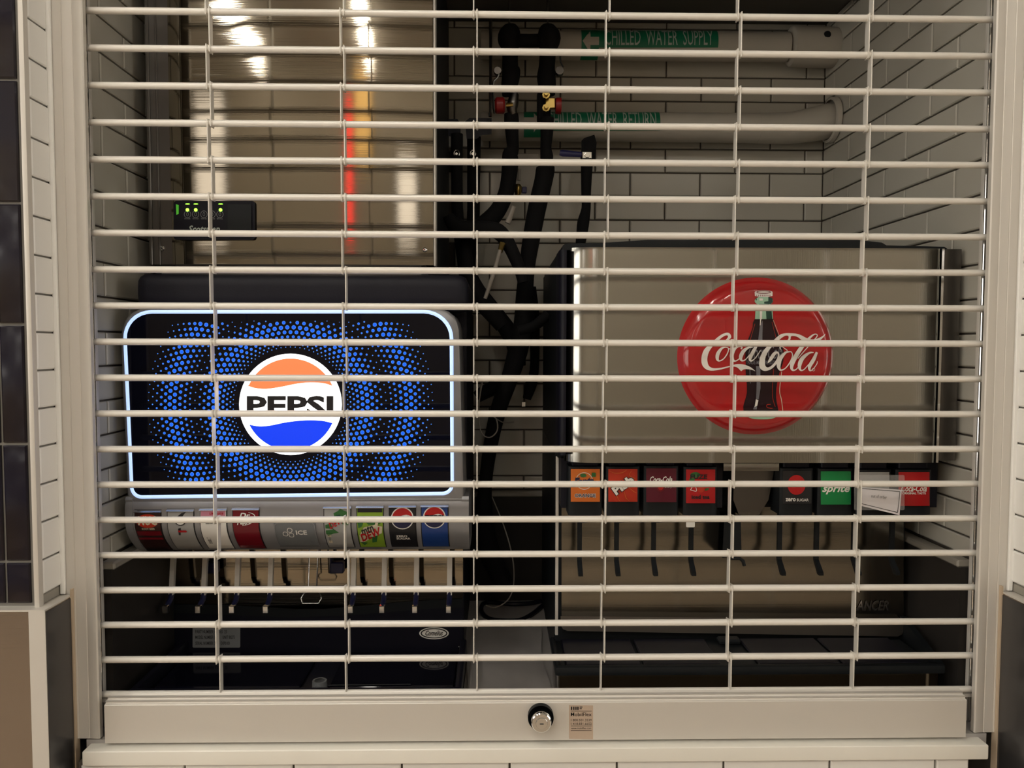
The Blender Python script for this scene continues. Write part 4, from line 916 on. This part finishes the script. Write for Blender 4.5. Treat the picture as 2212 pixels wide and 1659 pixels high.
MB().tube([at(x, y, Yp-.02) for x, y in ((1093, 228), (1108, 226))], .005, 8).obj('stem', 'brass', v)
MB().tube([at(x, y, Yp-.045) for x, y in ((1078, 143), (1078, 160), (1074, 168), (1066, 176), (1065, 190), (1066, 235), (1068, 246))], .0022, 6, flat=1.6).obj('lever', 'chrome', r1)
MB().lathe([(0, 0), (.008, 0), (.009, .008), (0, .008)], tuple(at(1075, 152, Yp-.05)), 'y', 12).obj('nut', 'steel_dark', r1)
r2 = pipe_thing('lagged_pipe', 1181, 300, Yp, 'right black lagged riser with brass fittings and a red handle', 'pipe')
hose(r2, 'riser', [(1184, 56, 14), (1184, 66, 21), (1186, 85, 25), (1184, 104, 19), (1183, 120, 17.5), (1181, 145, 17.5), (1180, 165, 20), (1182, 185, 19), (1182, 204, 17)], Yp)
MB().box(at(1176, 230, Yp).x-.016, at(1176, 230, Yp).x+.014, Yp-.004, Yp+.02, at(1180, 262, Yp).z, at(1180, 198, Yp).z, r=.004).obj('riser', 'foam', r2)
hose(r2, 'riser', [(1182, 255, 15), (1181, 290, 13.5), (1179, 320, 12), (1181, 338, 14), (1180, 350, 12.5)], Yp)
hose(r2, 'riser', [(1175, 352, 11), (1178, 362, 20), (1174, 390, 20), (1160, 450, 20), (1147, 520, 19), (1138, 580, 17.5), (1133, 640, 19), (1130, 700, 21), (1118, 760, 22), (1100, 820, 19), (1078, 880, 18), (1060, 960, 16), (1048, 1050, 15), (1046, 1130, 22), (1060, 1200, 24), (1090, 1262, 20)], Yp)
for yy in (208, 236):
    c = at(1179, yy, Yp-.016); q = MB().lathe([(0, -.020), (.004, -.020), (.005, -.012), (.0085, -.012), (.009, -.004), (.006, 0)], tuple(c), 'y', 8).obj('fitting', 'brass', r2, 20)
c = at(1188, 224, Yp-.01); MB().box(c.x-.011, c.x+.012, c.y-.006, c.y+.006, c.z-.012, c.z+.012, r=.002).obj('valve_body', 'brass', r2)
MB().lathe([(0, -.007), (.0165, -.007), (.0175, -.004), (.0175, .005), (0, .006)], tuple(at(1207, 229, Yp-.012)), 'x', 20).obj('handle', 'redvalve', r2)
MB().tube([at(x, y, Yp-.02) for x, y in ((1210, 122), (1211, 134), (1217, 146))], .0022, 6).obj('lever', 'chrome', r2)
MB().lathe([(0, 0), (.009, 0), (.010, .012), (0, .012)], tuple(at(1209, 152, Yp-.03)), 'y', 10).obj('nut', 'steel_dark', r2)
lk_ = pipe_thing('lagged_pipe', 1143, 88, Yp+.005, 'short black lagged crossover between the tops of the two risers', 'pipe')
hose(lk_, 'crossover', [(1100, 87, 14), (1143, 88, 13.5), (1186, 87, 14)], Yp+.012)
for x in (1100, 1183):
    o = pipe_thing('hanger_rod', x, 40, Yp, 'thin %s hanger rod above the lagged risers' % ('left' if x < 1150 else 'right'), 'rod')
    p = at(x, 50, Yp); MB().tube([(p.x, Yp, p.z-.01), (p.x, Yp, ZC)], .0022, 8).lathe([(0, -.008), (.008, -.006), (.003, 0)], (p.x, Yp, ZC-.004), 'z', 10).obj('rod', 'steel_dark', o)
# black bracket block with two clipped hoses on the left
t = pipe_thing('manifold', 1010, 270, .53, 'black T-shaped manifold block left of the risers', 'manifold')
MB().prism([at(x, y, .53) for x, y in ((1005, 262), (1014, 255), (1062, 255), (1062, 290), (1040, 292), (1030, 300), (1008, 300))], [at(x, y, .56) for x, y in ((1005, 262), (1014, 255), (1062, 255), (1062, 290), (1040, 292), (1030, 300), (1008, 300))]).obj('block', 'black', t, 30)
MB().prism([at(x, y, .53) for x, y in ((968, 257), (988, 257), (995, 268), (995, 298), (968, 294))], [at(x, y, .56) for x, y in ((968, 257), (988, 257), (995, 268), (995, 298), (968, 294))]).obj('block', 'black', t, 30)
MB().tube([at(x, y, .54) for x, y in ((1060, 246), (1060, 34))], .0035, 8).obj('rod', 'steel_dark', t)
MB().lathe([(0, -.004), (.004, -.004), (.0045, .004), (0, .004)], tuple(at(1059, 248, .53)), 'z', 8).obj('nut', 'chrome', t)
for i, (x, lb) in enumerate(((987, 'black hose behind the ice maker\'s edge with a chrome clip'), (1024, 'black hose right of it with a chrome clip, under the manifold'))):
    h = pipe_thing('hose', x, 350, .53, lb, 'hose')
    pts = [(x, 290, 13), (x, 400, 12.5), (x+2, 470, 13), (x+12, 540, 15), (x+20, 600, 15)] if i == 0 else [(x, 296, 15), (x-1, 400, 14), (x-2, 480, 14), (x-12, 560, 16), (1012, 600, 18), (1040, 640, 18), (1080, 690, 18), (1112, 740, 20), (1118, 790, 18)]
    hose(h, 'tube', pts, .575 if i else .515)
    c = at(x-1 if i == 0 else 1021, 332, .50)
    MB().tube([c+Vector((.006*math.cos(a), 0, .008*math.sin(a))) for a in [k*math.pi/6 for k in range(-1, 8)]], .0018, 6).lathe([(0, 0), (.003, 0)], tuple(c), 'y', 8).obj('clip', 'chrome', h)
h = pipe_thing('hose', 990, 480, .46, 'dark bulging lagged hose low beside the ice maker', 'hose')
hose(h, 'tube', [(968, 466, 12), (978, 482, 16), (1000, 496, 20), (1060, 496, 18), (1082, 505, 17), (1100, 530, 15), (1122, 580, 13), (1130, 610, 12)], .40)
h = pipe_thing('hose', 1010, 620, .40, 'thick black hose coming down behind the dispenser lid', 'hose')
hose(h, 'tube', [(1006, 520, 15), (1006, 560, 15), (1014, 600, 19), (1034, 640, 22), (1062, 676, 19), (1085, 705, 16)], .445)
# right hose with the blue lever
h = pipe_thing('lagged_hose', 1268, 400, .56, 'black lagged hose with a blue lever above the right dispenser', 'hose')
cap = [(1256, 304), (1262, 298), (1284, 291), (1289, 308), (1286, 345), (1255, 345)]
MB().prism([at(x, y, .52) for x, y in cap], [at(x, y, .56) for x, y in cap]).obj('cap', 'foam', h, 30)
hose(h, 'tube', [(1268, 340, 14), (1267, 375, 12), (1266, 420, 10.5), (1266, 450, 10), (1260, 480, 13), (1257, 505, 12), (1252, 540, 10), (1250, 560, 10)], .54)
lv = MB().tube([at(x, y, .515) for x, y in ((1209, 330), (1215, 331), (1256, 334))], [.006, .0075, .006], 10, flat=.5).obj('lever', 'bluevalve', h)
c = at(1268, 336, .515); MB().box(c.x-.012, c.x+.011, c.y-.004, c.y+.004, c.z-.008, c.z+.008, r=.0015).obj('lever_plate', 'chrome', h)
MB().lathe([(0, -.008), (.006, -.008), (.007, -.004), (0, -.004)], tuple(c), 'y', 6).obj('nut', 'chrome', h, 20)
h = pipe_thing('lagged_hose', 1150, 780, .50, 'thin black hose ending in a silver plug between the machines', 'hose')
hose(h, 'tube', [(1146, 620, 12), (1150, 680, 15), (1155, 740, 11), (1154, 800, 10), (1147, 830, 13), (1138, 862, 9)], .60)
c = at(1131, 873, .59); MB().box(c.x-.005, c.x+.005, c.y-.005, c.y+.005, c.z-.006, c.z+.006, r=.001).obj('plug', 'chrome', h)
h = pipe_thing('hose', 1180, 700, .45, 'black hose bending into the right dispenser\'s side', 'hose')
hose(h, 'tube', [(1120, 715, 11), (1150, 706, 11), (1170, 692, 12), (1184, 678, 10)], .40)
h = pipe_thing('hose', 1010, 880, .40, 'black hose curling out behind the left dispenser\'s side', 'hose')
hose(h, 'tube', [(1098, 820, 16), (1065, 838, 16), (1042, 850, 15), (1030, 858, 13)], .60)
# copper fitting seen between the risers, tag and thin lines
h = pipe_thing('brass_valve', 1122, 410, .585, 'small brass valve with a pale tail between the risers', 'valve')
MB().tube([at(x, y, .56) for x, y in ((1122, 365), (1121, 390))], .004, 8).obj('tail', 'cable', h)
MB().lathe([(0, -.014), (.006, -.012), (.009, -.004), (.0095, .006), (.006, .012), (0, .014)], tuple(at(1119, 410, .555)), 'z', 12).obj('body', 'brass', h)
box_c = at(1131, 410, .56); MB().box(box_c.x-.004, box_c.x+.007, .555, .565, box_c.z-.008, box_c.z+.006, r=.001).obj('knob', 'bluevalve', h)
h = pipe_thing('access_plate', 1148, 375, YB-.01, 'pale flat plate on the tiles behind the risers', 'plate')
p0, p1 = at(1100, 425, YB-.010), at(1163, 332, YB-.010)
MB().box(p0.x, p1.x, YB-.014, YB-.0045, p0.z, p1.z, r=.002).obj('plate', 'pvc', h)
h = pipe_thing('pale_tube', 1098, 560, .48, 'pale translucent drain tube hanging below a brass end', 'tube')
hose(h, 'tube', [(1110, 446, 5), (1102, 468, 6), (1096, 482, 6)], .40, 'cable'); hose(h, 'tube', [(1080, 540, 4), (1070, 580, 5), (1060, 610, 5), (1048, 645, 4)], .37, 'cable')
MB().tube([at(x, y, .375) for x, y in ((1086, 524), (1080, 545))], [.007, .005], 8).obj('ferrule', 'brass', h)
# thin white wire and black cord between the machines
h = pipe_thing('wire', 1110, 1200, .40, 'thin white wire looping down between the machines', 'wire')
MB().tube([at(*q) for q in smoothed([(1036, 862, .45), (1038, 836, .44), (1042, 826, .44), (1036, 860, .42), (1034, 900, .42), (1040, 935, .40), (1058, 945, .40), (1074, 930, .40), (1072, 905, .42), (1060, 895, .44), (1085, 912, .48), (1110, 912, .52)], False, 4)], .0014, 6).obj('coil', 'cable', h)
MB().tube([at(*q) for q in smoothed([(1054, 1052, .55), (1070, 1090, .53), (1088, 1135, .50), (1103, 1185, .48), (1110, 1230, .48), (1108, 1272, .50), (1095, 1298, .50), (1070, 1312, .48), (1050, 1308, .50)], False, 4)], .0015, 6).obj('drop', 'cable', h)
c0 = thing('power_cord', (.05, .55, CT), 'black power cord looped on the counter between the machines', 'cord')
pts = [(1194, 1300), (1175, 1298), (1145, 1303), (1105, 1305), (1060, 1301), (1043, 1305), (1040, 1320), (1052, 1334), (1075, 1340), (1120, 1340), (1150, 1326), (1172, 1308), (1186, 1302), (1196, 1302)]
def ground(px, py, z):
    d = RT*((px-1106)/F) + UP*((829.5-py)/F) + fwd
    return CAM + d*((z-CAM.z)/d.z)
MB().tube([ground(x, y, CT+.0055) for x, y in smoothed(pts, False, 4)], .0052, 8).obj('cord', 'black', c0)
pl = ground(1192, 1302, CT+.012); MB().lathe([(0, -.016), (.010, -.014), (.011, .008), (.006, .016), (0, .016)], (pl.x, pl.y, CT+.0115), 'x', 14).obj('plug', 'black', c0)
bn = thing('plastic_sheet', tuple(ground(1110, 1420, CT)), 'crumpled grey film lying on the counter between the machines', 'plastic sheet')
b = MB(); nx, ny = 18, 26; G = []
for j in range(ny+1):
    row = []
    for i in range(nx+1):
        u, v_ = i/nx, j/ny; x = -.022+.152*u + .004*math.sin(v_*9); y = .055+.46*v_
        z = CT+.0025 + .0035*abs(math.sin(u*7+v_*5))*abs(math.sin(v_*6-u*3)) + random.uniform(0, .0008)
        row.append(b.bm.verts.new((x, y, z)))
    G.append(row)
for j in range(ny):
    for i in range(nx): b.face((G[j][i], G[j][i+1], G[j+1][i+1], G[j+1][i]))
b.obj('film', 'ctop', bn, 60)
